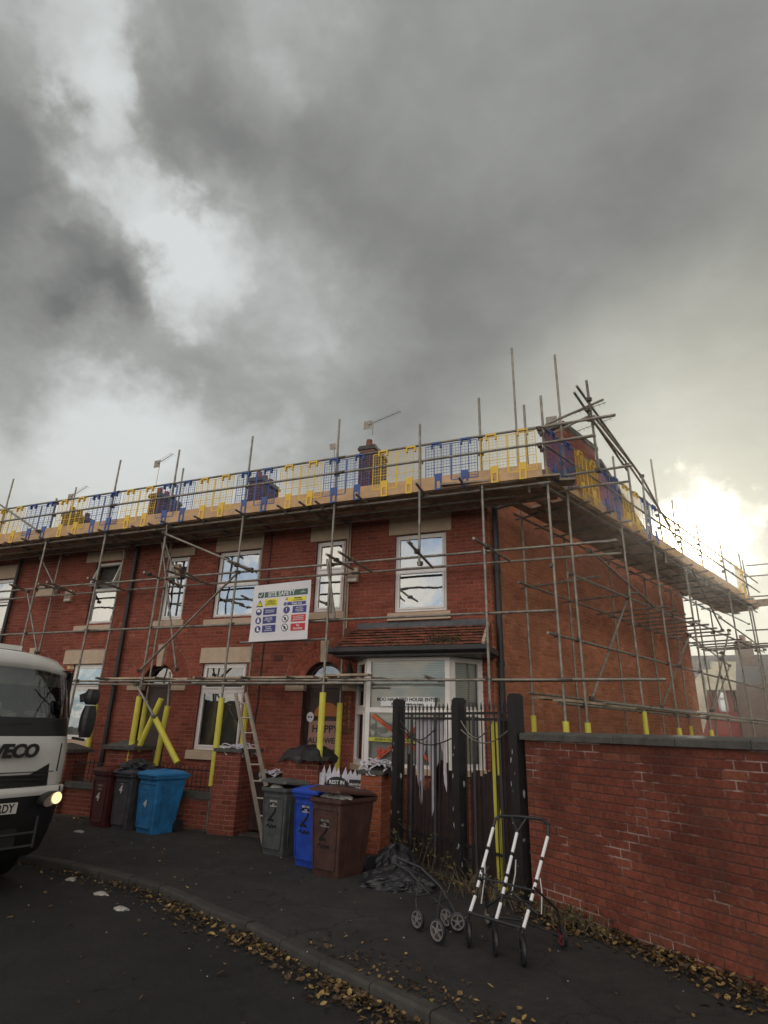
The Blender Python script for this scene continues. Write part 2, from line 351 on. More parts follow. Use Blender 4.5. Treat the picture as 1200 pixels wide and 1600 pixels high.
for _m, _sc in ((ASPH, 70), (PAVE, 85)):
    t = _m.node_tree; b = t.nodes['Principled BSDF']; src = b.inputs['Base Color'].links[0].from_socket; g = t.nodes.new('ShaderNodeNewGeometry'); out = src
    for sc_, lo, hi, a_, z_ in ((_sc, .45, 1.9, .35, .68), (.55, .72, 1.35, .38, .62), (11, .8, 1.22, .35, .65)):
        n = t.nodes.new('ShaderNodeTexNoise'); n.inputs['Scale'].default_value = sc_; n.inputs['Detail'].default_value = 8; n.inputs['Roughness'].default_value = .7; t.links.new(g.outputs['Position'], n.inputs['Vector'])
        r = t.nodes.new('ShaderNodeMapRange'); r.inputs[1].default_value = a_; r.inputs[2].default_value = z_; r.inputs[3].default_value = lo; r.inputs[4].default_value = hi; t.links.new(n.outputs[0], r.inputs[0])
        x = t.nodes.new('ShaderNodeVectorMath'); x.operation = 'SCALE'; t.links.new(out, x.inputs[0]); t.links.new(r.outputs[0], x.inputs['Scale']); out = x.outputs[0]
    v = t.nodes.new('ShaderNodeTexVoronoi'); v.feature = 'DISTANCE_TO_EDGE'; v.inputs['Scale'].default_value = .55; nn_ = t.nodes.new('ShaderNodeTexNoise'); nn_.inputs['Scale'].default_value = 3; nn_.inputs['Detail'].default_value = 6
    va = t.nodes.new('ShaderNodeVectorMath'); va.operation = 'MULTIPLY_ADD'; va.inputs[1].default_value = (.5, .5, .5); t.links.new(g.outputs['Position'], nn_.inputs['Vector']); t.links.new(nn_.outputs['Color'], va.inputs[0]); t.links.new(g.outputs['Position'], va.inputs[2]); t.links.new(va.outputs[0], v.inputs['Vector'])
    r = t.nodes.new('ShaderNodeMapRange'); r.inputs[1].default_value = .0; r.inputs[2].default_value = .012; r.inputs[3].default_value = .45; r.inputs[4].default_value = 1; t.links.new(v.outputs[0], r.inputs[0])
    x = t.nodes.new('ShaderNodeVectorMath'); x.operation = 'SCALE'; t.links.new(out, x.inputs[0]); t.links.new(r.outputs[0], x.inputs['Scale']); t.links.new(x.outputs[0], b.inputs['Base Color'])
# ================================================================== brickwork
BL, BC, BD = .235, .0805, .035            # stretcher pitch, course, depth of a brick slip
def slip_mesh(length, mtl, h=BC - .012, proud=.007):
    mb = MB(); slip_add(mb, Vector((0, 0, 0)), Vector((1, 0, 0)), Vector((0, -1, 0)), length, h, proud); return mesh_of(mb, 'brick', mtl)
def slip_add(mb, c, u, n, L, h, proud, ch=.004, v=Vector((0, 0, 1))):
    """brick slip: face at c + n*proud, chamfered arrises, sides run back into the joint"""
    k = len(mb.v)
    for (dl, dn) in ((0, -.012), (0, proud - ch), (ch, proud)):
        for a, b in ((-1, -1), (1, -1), (1, 1), (-1, 1)):
            mb.v.append(tuple(c + u * a * (L / 2 - dl) + v * b * (h / 2 - dl) + n * dn))
    for i in range(2):
        for j in range(4):
            j2 = (j + 1) % 4; mb.f.append((k + i * 4 + j, k + i * 4 + j2, k + i * 4 + 4 + j2, k + i * 4 + 4 + j)); mb.m.append(0)
    mb.f.append((k + 8, k + 9, k + 10, k + 11)); mb.m.append(0)
_slips = {}
def wall_bricks(root, o, u, length, z0, z1, holes=(), discs=(), top=None, single=300, mtl=BRK, mortar=MORT, seed=1, focus=None, panel=True, proud=.006, holder=None, shadow_back=.0):
    """stretcher-bond wall of real bricks. o: left end (seen from outside), u: direction to the right,
    holes (s0,s1,z0,z1); discs (s,z,r) keep-out circles; top(s)-> wall height; nearest `single` bricks are objects"""
    rnd = random.Random(seed); u = Vector(u).normalized(); n = u.cross(Vector((0, 0, 1))).normalized(); o = Vector(o)
    holder = holder or root
    base = Vector(root.location); bricks = []
    nc = int(round((z1 - z0) / BC))
    for c in range(nc):
        zc = z0 + (c + .5) * BC; s = -BL * (.5 if c % 2 else 1.0) * rnd.uniform(.98, 1.02)
        lim = length
        blocked = [(a - .004, b + .004) for (a, b, p, q) in holes if p < zc < q]
        for (cs, cz, r) in discs:
            if abs(zc - cz) < r and zc > cz - .02:
                w = math.sqrt(max(0, r * r - (zc - cz) ** 2)); blocked.append((cs - w, cs + w))
        while s < lim:
            segs = [(max(s, 0), min(s + BL - .012, lim))]
            for (a, b) in blocked:
                ns = []
                for (p, q) in segs:
                    if b <= p or a >= q: ns.append((p, q))
                    else:
                        if a - p > .03: ns.append((p, a - .006))
                        if q - b > .03: ns.append((b + .006, q))
                segs = ns
            for (p, q) in segs:
                if q - p > .025 and (top is None or zc + BC / 2 < top((p + q) / 2)): bricks.append(((p + q) / 2, zc, q - p))
            s += BL
    f = Vector(focus) if focus else EYE
    def size(b):
        p = o + u * b[0]; p.z = b[1]; d = (p - EYE); vis = abs(d.normalized().dot(n)); return -(b[2] / BL) * vis / d.length if focus is None else (p - f).length
    bricks.sort(key=size)
    if (BL, mtl.name) not in _slips: _slips[(BL, mtl.name)] = slip_mesh(BL - .012, mtl, proud=proud)
    me = _slips[(BL, mtl.name)]; rz = math.atan2(u.y, u.x)
    field = MB()
    for i, (s, zc, L) in enumerate(bricks):
        p = o + u * s; p.z = zc; pr = rnd.gauss(0, .0012)
        if i < single:
            b = bpy.data.objects.new('brick', me); COL.objects.link(b); b.parent = holder
            b.location = p - base + n * pr; b.rotation_euler = (rnd.gauss(0, .006), rnd.gauss(0, .004), rz + rnd.gauss(0, .004)); b.scale = (L / (BL - .012), 1, 1)
        else: slip_add(field, p - Vector((0, 0, 0)) + n * pr, u, n, L, BC - .012, proud)
    if field.f:
        k = part('brickwork', field, mtl, holder); k['kind'] = 'stuff'
    if panel:
        mb = MB(); xs = sorted({0, length, *[x for h in holes for x in h[:2]], *[length * i / 24 for i in range(25)]} if top else {0, length, *[x for h in holes for x in h[:2]]})
        xs = [x for x in xs if 0 <= x <= length]
        for a, b in zip(xs, xs[1:]):
            mid = (a + b) / 2; zs = sorted([(h[2], h[3]) for h in holes if h[0] <= mid <= h[1]]); z = z0
            ta, tb = (top(a), top(b)) if top else (z1, z1)
            for (p, q) in zs + [(None, None)]:
                hi = p if p is not None else None
                A = o + u * a; B = o + u * b
                if hi is None: mb.quad((A.x, A.y, z), (B.x, B.y, z), (B.x, B.y, tb), (A.x, A.y, ta))
                elif hi > z: mb.quad((A.x, A.y, z), (B.x, B.y, z), (B.x, B.y, hi), (A.x, A.y, hi))
                if q is not None: z = q
        part('mortar_bed', mb, mortar, holder)
    return n
def pier_bricks(root, x0, x1, y0, y1, z0, z1, mtl=BRKP, mortar=MORT, seed=1, single=300, rz=0, faces='SEW'):
    c = [Vector((x0, y0, 0)), Vector((x1, y0, 0)), Vector((x1, y1, 0)), Vector((x0, y1, 0))]
    for i, fc in enumerate('SENW'):
        if fc not in faces: continue
        a, b = c[i], c[(i + 1) % 4]
        wall_bricks(root, a, b - a, (b - a).length, z0, z1, mtl=mtl, mortar=mortar, seed=seed + i, single=single)
# ================================================================== the setting
kpts = [(-60, 7.3), (-26, 7.3), (-21, 7.3), (-17, 7.28), (-13, 7.22), (-10.5, 7.12), (-8.77, 7.0), (-7.4, 6.92), (-6.26, 6.74), (-5.33, 6.52), (-4.5, 6.12), (-3.71, 5.84), (-2.66, 5.31), (-1.81, 4.94), (-1.1, 4.60), (.2, 3.90), (1.6, 2.85), (4, 1.1), (9, -3), (30, -22)]
def resample(pts, step):
    out = []; P_ = [Vector((*p, 0)) for p in pts]; n = len(P_)
    def cr_(a, b, c, d, t): return .5 * ((2 * b) + (c - a) * t + (2 * a - 5 * b + 4 * c - d) * t * t + (3 * b - a - 3 * c + d) * t ** 3)
    dense = []
    for i in range(n - 1):
        a = P_[max(i - 1, 0)]; b = P_[i]; c = P_[i + 1]; d = P_[min(i + 2, n - 1)]
        straight = (c - b).length > 6
        for k in range(24): dense.append(b.lerp(c, k / 24) if straight else cr_(a, b, c, d, k / 24))
    dense.append(P_[-1]); acc_ = 0; out = [dense[0]]
    for a, b in zip(dense, dense[1:]):
        while acc_ + (b - a).length >= step:
            f = (step - acc_) / (b - a).length; a = a.lerp(b, f); out.append(a.copy()); acc_ = 0
        acc_ += (b - a).length
    return out
KL = [p for p in resample(kpts, .3) if -22 < p.x < 6]
g = MB(); g.quad((-300, -300, -.13), (300, -300, -.13), (300, 400, -.13), (-300, 400, -.13)); struct('ground', g, SOIL)
g = MB()
for a, b in zip(KL, KL[1:]): g.quad((a.x, a.y, -.1), (a.x - 4, a.y - 22, -.1), (b.x - 4, b.y - 22, -.1), (b.x, b.y, -.1))
struct('road', g, ASPH)
def back_y(x): return 9.95 if x < -3.6 else 9.4 - (x + 3.5) * .745
g = MB()
for a, b in zip(KL, KL[1:]):
    na = Vector((0, 1, 0)); ya = max(back_y(a.x), a.y + .2); yb = max(back_y(b.x), b.y + .2)
    prev = None
    for k in range(7):
        f0, f1 = k / 6, (k + 1) / 6
        if k == 6: break
        pa0 = (a.x, a.y + .11 + (ya - a.y - .11) * f0, 0); pa1 = (a.x, a.y + .11 + (ya - a.y - .11) * f1, 0)
        pb0 = (b.x, b.y + .11 + (yb - b.y - .11) * f0, 0); pb1 = (b.x, b.y + .11 + (yb - b.y - .11) * f1, 0)
        g.quad(pa0, pb0, pb1, pa1)
pavement = struct('pavement', g, PAVE)
g = MB(); g.rbox(-25, -2.0, 9.9, 11.25, -.12, .02); struct('front_gardens', g, SOIL)
g = MB(); g.quad((-3.6, 9.4, .004), (14, -3.6, .004), (60, 20, .004), (30, 60, .004), (-2.3, 11.2, .004), (-3.6, 11.2, .004)); struct('yard_ground', g, SOIL)
kerb = struct('kerb', MB().rbox(-22, -21.9, 7.0, 7.1, -.12, -.05), KERB)
KS = [p for p in resample(kpts, .62) if -12.5 < p.x < 3.5]
for a, b in zip(KS, KS[1:]):
    d = (b - a).normalized(); w = Vector((-d.y, d.x, 0)); a2 = a + d * .006; b2 = b - d * .006
    mb = MB(); h = random.uniform(-.004, .004); c = .018
    prof = [(0, -.12), (0, -.02 + h), (c * .4, -c * .3 + h), (c, .003 + h), (.125, .003 + h), (.125, -.12)]
    mb.loft([[a2 + w * x + Vector((0, 0, z)) for x, z in prof], [b2 + w * x + Vector((0, 0, z)) for x, z in prof]], cap=True)
    part('kerb_stone', mb, KERB, kerb)
# ================================================================== the terrace
HY = 11.2; CX, CY = -2.3, 11.2
SD = Vector((math.cos(R(68.1)), math.sin(R(68.1)), 0)); SN = Vector((SD.y, -SD.x, 0))
def S(t, off, z): return Vector((CX, CY, 0)) + SD * t + SN * off + Vector((0, 0, z))
def PS(px, py, off): 
    return P(px, py, pl=(SN, SN.dot(Vector((CX, CY, 0))) + off))
RIDGE_T, RIDGE_Z, EAVE_Z, DEPTH = 5.8, 9.2, 6.45, 11.7
RY = CY + SD.y * RIDGE_T; BY = CY + SD.y * DEPTH
BROWN = mat('brown_door_paint', (.055, .03, .022), .5, var=.3)
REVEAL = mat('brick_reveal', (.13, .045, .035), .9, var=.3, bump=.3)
def window(root, x0, x1, z0, z1, zt=None, lint=None, sill=None, back=CURT, y=HY, open_top=False, glassm=GLASS, blinds=False):
    yf = y + .06; w = .055
    fr = MB()
    fr.rbox(x0, x0 + w, yf, yf + .07, z0, z1).rbox(x1 - w, x1, yf, yf + .07, z0, z1).rbox(x0 + w, x1 - w, yf, yf + .07, z0, z0 + w).rbox(x0 + w, x1 - w, yf, yf + .07, z1 - w, z1)
    if zt: fr.rbox(x0 + w, x1 - w, yf, yf + .07, zt - .03, zt + .03)
    F = part('window', fr, UPVC, root)
    def sash(a, b, nm='sash', tilt=0):
        k = .04; m = MB(); X0, X1 = x0 + w + .003, x1 - w - .003
        m.rbox(X0, X0 + k, yf - .014, yf + .05, a, b).rbox(X1 - k, X1, yf - .014, yf + .05, a, b).rbox(X0 + k, X1 - k, yf - .014, yf + .05, a, a + k).rbox(X0 + k, X1 - k, yf - .014, yf + .05, b - k, b)
        p_ = MB(); p_.quad((X0 + k, yf + .015, a + k), (X1 - k, yf + .015, a + k), (X1 - k, yf + .015, b - k), (X0 + k, yf + .015, b - k))
        if tilt:
            Mx = Matrix.Rotation(tilt, 3, 'X'); hz = b
            for q in (m, p_): q.v = [tuple(Mx @ (Vector(v) - Vector((0, yf, hz))) + Vector((0, yf, hz))) for v in q.v]
        part(nm, m, UPVC, F); part('pane', p_, glassm, F)
    if zt:
        sash(z0 + w + .003, zt - .033); sash(zt + .033, z1 - w - .003, 'top_sash', tilt=R(-20) if open_top else 0)
    else: sash(z0 + w + .003, z1 - w - .003)
    bk = MB(); n = 18 if blinds else 14
    for i in range(n):
        a = x0 + (x1 - x0) * i / n; b = x0 + (x1 - x0) * (i + 1) / n; d = (.02 if i % 2 else 0) if not blinds else 0
        if blinds: bk.quad((a + .008, yf + .16, z0), (b - .004, yf + .19, z0), (b - .004, yf + .19, z1), (a + .008, yf + .16, z1))
        else: bk.quad((a, yf + .16 + d, z0), (b, yf + .18 - d, z0), (b, yf + .18 - d, z1), (a, yf + .16 + d, z1))
    part('vertical_blind' if blinds else 'curtain', bk, back, F)
    rv = MB(); e = .004
    rv.quad((x0 - e, y, z0), (x0 - e, y, z1), (x0 - e, yf + .25, z1), (x0 - e, yf + .25, z0)); rv.quad((x1 + e, y, z0), (x1 + e, yf + .25, z0), (x1 + e, yf + .25, z1), (x1 + e, y, z1))
    rv.quad((x0 - e, y, z1 + e), (x1 + e, y, z1 + e), (x1 + e, yf + .25, z1 + e), (x0 - e, yf + .25, z1 + e)); rv.quad((x0 - e, y, z0 - e), (x1 + e, y, z0 - e), (x1 + e, yf + .25, z0 - e), (x0 - e, yf + .25, z0 - e))
    rv.quad((x0 - .01, yf + .26, z0), (x1 + .01, yf + .26, z0), (x1 + .01, yf + .26, z1), (x0 - .01, yf + .26, z1))
    part('reveal', rv, REVEAL, root)
    if lint: part('lintel', MB().rbox(lint[0], lint[1], y - .03, y + .12, lint[2], lint[3]), STONE, root)
    if sill:
        m = MB(); m.poly([(sill[0], y - .07, sill[2]), (sill[0], y - .07, sill[3] - .025), (sill[0], y + .06, sill[3]), (sill[0], y + .06, sill[2])], (sill[1] - sill[0], 0, 0))
        part('sill', m, STONE, root)
def arch_door(root, x0, x1, spring, key, imposts=True, y=HY, floor=.18):
    cx = (x0 + x1) / 2; r = (x1 - x0) / 2
    for k in range(3):
        r0 = r + .012 + k * .150; r1 = r0 + .138; n = int(math.pi * (r0 + r1) / 2 / .085)
        for i in range(n):
            a = math.pi * (i + .5) / n
            if abs(a - math.pi / 2) < .09 / r0 + .02: continue
            rad = Vector((math.cos(a), 0, math.sin(a))); tan = Vector((math.sin(a), 0, -math.cos(a)))
            mb = MB(); slip_add(mb, Vector((cx, y, spring)) + rad * (r0 + r1) / 2, tan, Vector((0, -1, 0)), math.pi * (r0 + r1) / 2 / n - .010, r1 - r0, .009, v=rad)
            part('voussoir', mb, BRK, root)
    sp = MB(); N_ = 16
    for i in range(N_):
        a = math.pi * i / N_; b = math.pi * (i + 1) / N_
        A = Vector((cx + r * math.cos(a), y + .001, spring + r * math.sin(a))); B = Vector((cx + r * math.cos(b), y + .001, spring + r * math.sin(b)))
        sp.quad(A, (A.x, y + .001, spring + r + .002), (B.x, y + .001, spring + r + .002), B)
        sp.quad(A, B, B + Vector((0, .22, 0)), A + Vector((0, .22, 0)))
    for x in (x0, x1): sp.quad((x, y, floor), (x, y + .22, floor), (x, y + .22, spring), (x, y, spring))
    part('arch_soffit', sp, REVEAL, root)
    w0 = key[0]; m = MB(); m.poly([(cx - w0 * .36, y - .05, key[1]), (cx + w0 * .36, y - .05, key[1]), (cx + w0 * .5, y - .05, key[2]), (cx - w0 * .5, y - .05, key[2])], (0, .1, 0)); part('keystone', m, STONE, root)
    if imposts:
        for a, b in ((x0 - .42, x0 + .02), (x1 - .02, x1 + .38)): part('impost', MB().rbox(a, b, y - .03, y + .1, spring - .13, spring + .02), STONE, root)
    fr = MB(); yy_ = y + .16
    fr.rbox(x0, x0 + .07, yy_, yy_ + .06, floor, spring).rbox(x1 - .07, x1, yy_, yy_ + .06, floor, spring).rbox(x0, x1, yy_ - .01, yy_ + .06, spring - .06, spring + .02)
    for i in range(N_):
        a = math.pi * i / N_; b = math.pi * (i + 1) / N_
        q = [Vector((cx + k * math.cos(t), yy_, spring + k * math.sin(t))) for k, t in ((r, a), (r, b), (r - .07, b), (r - .07, a))]
        fr.quad(*q); fr.quad(q[3], q[2], q[2] + Vector((0, .05, 0)), q[3] + Vector((0, .05, 0)))
    F = part('door_frame', fr, BROWN, root)
    fl = MB().disc((cx, yy_ + .03, spring), r - .05, (1, 0, 0), (0, 0, 1), 32); part('fanlight', fl, GLASSD, F)
    part('hall_shade_sheet', MB().rbox(x0 - .1, x1 + .1, yy_ + .09, yy_ + .12, floor, spring + r), DARK, F)  # flat dark sheet painted as the unlit hall's shade
    D = MB(); D.rbox(x0 + .072, x1 - .072, yy_ + .01, yy_ + .05, floor, spring - .062); dr = part('door', D, BROWN, root)
    for a, b in ((floor + .15, floor + .75), (floor + .9, spring - .25)):
        part('door_panel', MB().rbox(x0 + .17, x1 - .17, yy_, yy_ + .02, a, b), BROWN, dr)
    part('door_step', MB().rbox(x0 - .05, x1 + .05, y - .25, y + .2, .0, floor), COPE, root)
    return yy_
def chimney(root, x0, x1, y0, y1, z0, z1, pots=2):
    c = MB().rbox(x0, x1, y0, y1, z0, z1)
    ch = part('chimney', c, MORT, root)
    v = [Vector((x0, y0, 0)), Vector((x1, y0, 0)), Vector((x1, y1, 0)), Vector((x0, y1, 0))]
    f = MB()
    for i in (0, 1, 3):
        a, b = v[i], v[(i + 1) % 4]; u = (b - a).normalized(); n = u.cross(Vector((0, 0, 1))); L = (b - a).length
        for k in range(int((z1 - z0) / BC)):
            s = -(BL / 2 if k % 2 else 0); 
            while s < L:
                p, q = max(s, 0), min(s + BL - .012, L)
                if q - p > .03: slip_add(f, a + u * (p + q) / 2 + Vector((0, 0, z0 + (k + .5) * BC)), u, n, q - p, BC - .012, .008)
                s += BL
    k = part('chimney_brickwork', f, BRKC, ch); k['kind'] = 'stuff'
    cp = MB().rbox(x0 - .05, x1 + .05, y0 - .05, y1 + .05, z1, z1 + .09).rbox(x0 - .02, x1 + .02, y0 - .02, y1 + .02, z1 + .09, z1 + .15); part('chimney_cap', cp, COPE, ch)
    for i in range(pots):
        y = y0 + (y1 - y0) * (i + .5) / pots
        part('chimney_pot', MB().tube(((x0 + x1) / 2, y, z1 + .15), ((x0 + x1) / 2, y, z1 + .42), .12, .10, n=12), TILE, ch)
def roof(root, x0, x1, gable=False):
    sx = lambda y: (SD.x / SD.y) * (y - CY) if gable else 0
    m = MB(); t = .07
    a = [(x0, CY - .2, EAVE_Z + .02), (x1 + sx(CY - .2) + (.12 if gable else 0), CY - .2, EAVE_Z + .02), (x1 + sx(RY) + (.12 if gable else 0), RY, RIDGE_Z + .1), (x0, RY, RIDGE_Z + .1)]
    b = [(x0, RY, RIDGE_Z + .1), (x1 + sx(RY) + (.12 if gable else 0), RY, RIDGE_Z + .1), (x1 + sx(BY + .2) + (.12 if gable else 0), BY + .2, EAVE_Z + .02), (x0, BY + .2, EAVE_Z + .02)]
    m.poly(a, (0, 0, -t)); m.poly(b, (0, 0, -t)); part('roof', m, SLATE, root)
    part('gutter', MB().rbox(x0, x1, CY - .16, CY - .03, EAVE_Z - .10, EAVE_Z), PIPE, root)
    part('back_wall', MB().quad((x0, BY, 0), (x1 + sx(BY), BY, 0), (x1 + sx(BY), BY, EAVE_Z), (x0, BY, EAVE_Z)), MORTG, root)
def front(root, xa, xb, holes, discs=(), single=300, seed=1, z1=EAVE_Z):
    H_ = [(a - xa, b - xa, p, q) for a, b, p, q in holes]; D_ = [(c - xa, z, r) for c, z, r in discs]
    wall_bricks(root, Vector((xa, HY, 0)), (1, 0, 0), xb - xa, 0, z1, H_, D_, single=single, seed=seed)
def lot(l, z=None): return (l[0], l[1], l[2], l[3])
# --- house with the bay, at the corner
HA = thing('end_terrace_house', 'red brick corner house with the white bay window and the long gable wall', 'house', (-4.9, HY, 0))
front(HA, -7.44, CX, [(-4.32, -3.19, 4.1, 5.76), (-4.46, -3.07, 5.77, 6.22), (-6.23, -5.51, 4.19, 5.79), (-6.39, -5.43, 5.80, 6.15), (-6.32, -5.40, 0, 3.13), (-5.1, -2.54, .9, 3.16)], [(-5.86, 2.67, .93)], single=190, seed=3)
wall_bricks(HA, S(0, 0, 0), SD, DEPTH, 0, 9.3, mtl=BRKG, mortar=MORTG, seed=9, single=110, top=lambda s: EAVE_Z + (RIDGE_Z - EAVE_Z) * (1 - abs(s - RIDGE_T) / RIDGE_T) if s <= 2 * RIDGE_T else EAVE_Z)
roof(HA, -7.44, CX, True)
window(HA, -4.32, -3.19, 4.1, 5.76, 4.98, (-4.46, -3.07, 5.77, 6.21), (-4.44, -3.1, 3.92, 4.1))
window(HA, -6.23, -5.51, 4.19, 5.79, 5.1, (-6.39, -5.43, 5.80, 6.15), (-6.33, -5.43, 4.02, 4.19))
DOORY = arch_door(HA, -6.32, -5.40, 2.67, (.19, 3.12, 3.60))
chimney(HA, -2.0, -.35, 14.45, 16.1, 8.2, 9.7, 2) if False else None
# gable chimney follows the skewed gable wall
cg = MB(); z0, z1 = 8.0, 9.62
q = [S(3.74, .02, 0), S(5.67, .02, 0), S(5.67, -.6, 0), S(3.74, -.6, 0)]
cg.loft([[p + Vector((0, 0, z0)) for p in q], [p + Vector((0, 0, z1)) for p in q]], cap=True)
GC = part('chimney', cg, MORTG, HA); f = MB()
for a, b in ((q[0], q[1]), (q[3], q[0])):
    u = (b - a).normalized(); n = u.cross(Vector((0, 0, 1))); L = (b - a).length
    for k in range(int((z1 - z0) / BC)):
        s = -(BL / 2 if k % 2 else 0)
        while s < L:
            p0, p1 = max(s, 0), min(s + BL - .012, L)
            if p1 - p0 > .03: slip_add(f, a + u * (p0 + p1) / 2 + Vector((0, 0, z0 + (k + .5) * BC)), u, n, p1 - p0, BC - .012, .010)
            s += BL
k = part('chimney_brickwork', f, BRK, GC); k['kind'] = 'stuff'
q2 = [S(3.66, .10, 0), S(5.75, .10, 0), S(5.75, -.68, 0), S(3.66, -.68, 0)]
part('chimney_cap', MB().loft([[p + Vector((0, 0, z1)) for p in q2], [p + Vector((0, 0, z1 + .12)) for p in q2]], cap=True), COPE, GC)
for t in (4.2, 5.2): part('chimney_pot', MB().tube(S(t, -.3, z1 + .12), S(t, -.3, z1 + .2), .11, .1, n=12), TILE, GC)
vg = MB(); vg.bar(S(0, .06, EAVE_Z + .05), S(RIDGE_T, .06, RIDGE_Z + .12), .14, .12).bar(S(RIDGE_T, .06, RIDGE_Z + .12), S(2 * RIDGE_T, .06, EAVE_Z + .05), .14, .12); part('verge', vg, COPE, HA)
dp = MB(); dp.tube(S(.12, .10, 0), S(.12, .10, 6.3), .062, n=12)
for z in (1.2, 3.0, 4.8): dp.tube(S(.12, .10, z), S(.12, .10, z + .1), .075, n=12)
part('downpipe', dp, PIPE, HA)
# bay window
bayp = [Vector((-5.10, HY, 0)), Vector((-4.62, 10.6, 0)), Vector((-2.98, 10.6, 0)), Vector((-2.50, HY, 0))]
BAY = part('bay', MB().loft([[p + Vector((0, 0, z)) for p in bayp] for z in (0, 1.12)], closed=False), MORT, HA)
for i in range(3):
    a, b = bayp[i], bayp[i + 1]; u = (b - a).normalized(); n = u.cross(Vector((0, 0, 1))); f = MB(); L = (b - a).length
    for c in range(14):
        s = -(BL / 2 if c % 2 else 0)
        while s < L:
            p0, p1 = max(s, 0), min(s + BL - .012, L)
            if p1 - p0 > .03: slip_add(f, a + u * (p0 + p1) / 2 + Vector((0, 0, (c + .5) * BC)), u, n, p1 - p0, BC - .012, .008)
            s += BL
    k = part('bay_brickwork', f, BRK, BAY); k['kind'] = 'stuff'
bf = MB(); BZ0, BZ1, BT = 1.2, 3.12, 2.17
bs = MB()
for i in range(3):
    a, b = bayp[i], bayp[i + 1]; u = (b - a).normalized(); n = u.cross(Vector((0, 0, 1))); L = (b - a).length
    c0 = a + Vector((0, 0, 0)); w = .085
    def bx(s0, s1, z0, z1, mb, d0=0, d1=.07):
        mid = a + u * (s0 + s1) / 2 - n * (d0 + d1) / 2; mb.box((mid.x, mid.y, (z0 + z1) / 2), (s1 - s0, d1 - d0, z1 - z0), rz=math.atan2(u.y, u.x))
    fr = MB(); bx(0, w, BZ0, BZ1, fr); bx(L - w, L, BZ0, BZ1, fr); bx(w, L - w, BZ1 - .06, BZ1, fr); bx(w, L - w, BZ0, BZ0 + .06, fr); bx(w, L - w, BT - .045, BT + .045, fr)
    F = part('bay_frame', fr, UPVC, BAY)
    for (za, zb) in ((BZ0 + .06, BT - .045), (BT + .045, BZ1 - .06)):
        if i != 1:
            m = MB(); k_ = .035
            bx(w, w + k_, za, zb, m, -.012, .05); bx(L - w - k_, L - w, za, zb, m, -.012, .05); bx(w + k_, L - w - k_, za, za + k_, m, -.012, .05); bx(w + k_, L - w - k_, zb - k_, zb, m, -.012, .05); part('sash', m, UPVC, F)
        p0 = a + u * w - n * .03; p1 = a + u * (L - w) - n * .03
        part('pane', MB().quad((p0.x, p0.y, za), (p1.x, p1.y, za), (p1.x, p1.y, zb), (p0.x, p0.y, zb)), GLASSB if i else GLASSD, F)
    if i:
        sl_ = MB()
        for k in range(58):
            z = BZ0 + .05 + k * (BZ1 - BZ0 - .1) / 58; p0 = a + u * .05 - n * .12; p1 = a + u * (L - .05) - n * .12; o2 = n * .018
            sl_.quad(p0 + o2 + Vector((0, 0, z)), p1 + o2 + Vector((0, 0, z)), p1 - o2 + Vector((0, 0, z + .031)), p0 - o2 + Vector((0, 0, z + .031)))
        part('venetian_blind', sl_, BLIND, F)
    m = MB(); bx(-.04, L + .04, 1.10, 1.20, m, -.06, .1); part('bay_sill', m, STONE, BAY)
part('bay_room_shade_sheet', MB().quad((-5.1, HY + .06, .9), (-2.5, HY + .06, .9), (-2.5, HY + .06, 3.2), (-5.1, HY + .06, 3.2)), DARK, BAY)  # dark sheet behind the panes, the room's shade put into its colour
# bay roof
E0, E1 = Vector((-5.22, 10.32, 3.27)), Vector((-2.26, 10.32, 3.27)); T0, T1 = Vector((-5.22, HY - .02, 3.76)), Vector((-2.36, HY - .02, 3.76))
BR = part('bay_roof', MB().quad(E0, E1, T1, T0), LEAD, HA)
rows = 7; v = (T0 - E0) / rows; nrm = Vector((0, -v.z, v.y)).normalized()
for r_ in range(rows):
    n_ = 17
    for c in range(n_ + (r_ % 2)):
        x0 = E0.x + (c - (.5 if r_ % 2 else 0)) * 2.93 / n_; x1 = x0 + 2.93 / n_ - .006; x0 = max(x0, E0.x); lim_ = E1.x - .10 * r_ / rows; x1 = min(x1, lim_)
        if x1 - x0 < .03: continue
        y0 = E0.y + v.y * r_ - .035; z0_ = E0.z + v.z * r_ - .0; l = v * 1.25; j = random.uniform(0, .008)
        a = Vector((x0, y0, z0_ + .055 + j)); b = Vector((x1, y0, z0_ + .055 + random.uniform(0, .008)))
        part('roof_tile', MB().poly([a, b, b + l - Vector((0, 0, .052)), a + l - Vector((0, 0, .052))], Vector((0, .004, -.024))), TILE, BR)
part('roof_edge_cement', MB().bar(E1 + Vector((-.02, -.02, .03)), T1 + Vector((.0, 0, .03)), .05, .06), STONE, BR)
part('flashing', MB().quad((-5.1, HY - .13, 3.745), (-2.4, HY - .13, 3.745), (-2.4, HY - .012, 3.90), (-5.1, HY - .012, 3.90)), LEAD, HA)
gt = MB(); gt.poly([(-5.28, 10.20, 3.20), (-5.28, 10.20, 3.28), (-5.28, 10.32, 3.28), (-5.28, 10.32, 3.17), (-5.28, 10.24, 3.16)], (3.1, 0, 0)); gt.rbox(-2.26, -2.18, 10.25, HY, 3.17, 3.27)
part('bay_gutter', gt, PIPE, HA)
part('bay_soffit', MB().rbox(-5.22, -2.26, 10.32, HY - .01, 3.125, 3.20), BLACKP, HA)
part('cable', MB().path([(-7.38, HY - .02, 3.9), (-7.40, HY - .02, 2.2), (-7.52, HY - .02, .9), (-7.55, HY - .02, .1)], .012), PIPE, HA)
part('conduit', MB().tube((-5.38, HY - .03, 6.3), (-5.38, HY - .03, 3.8), .018), STONE, HA)
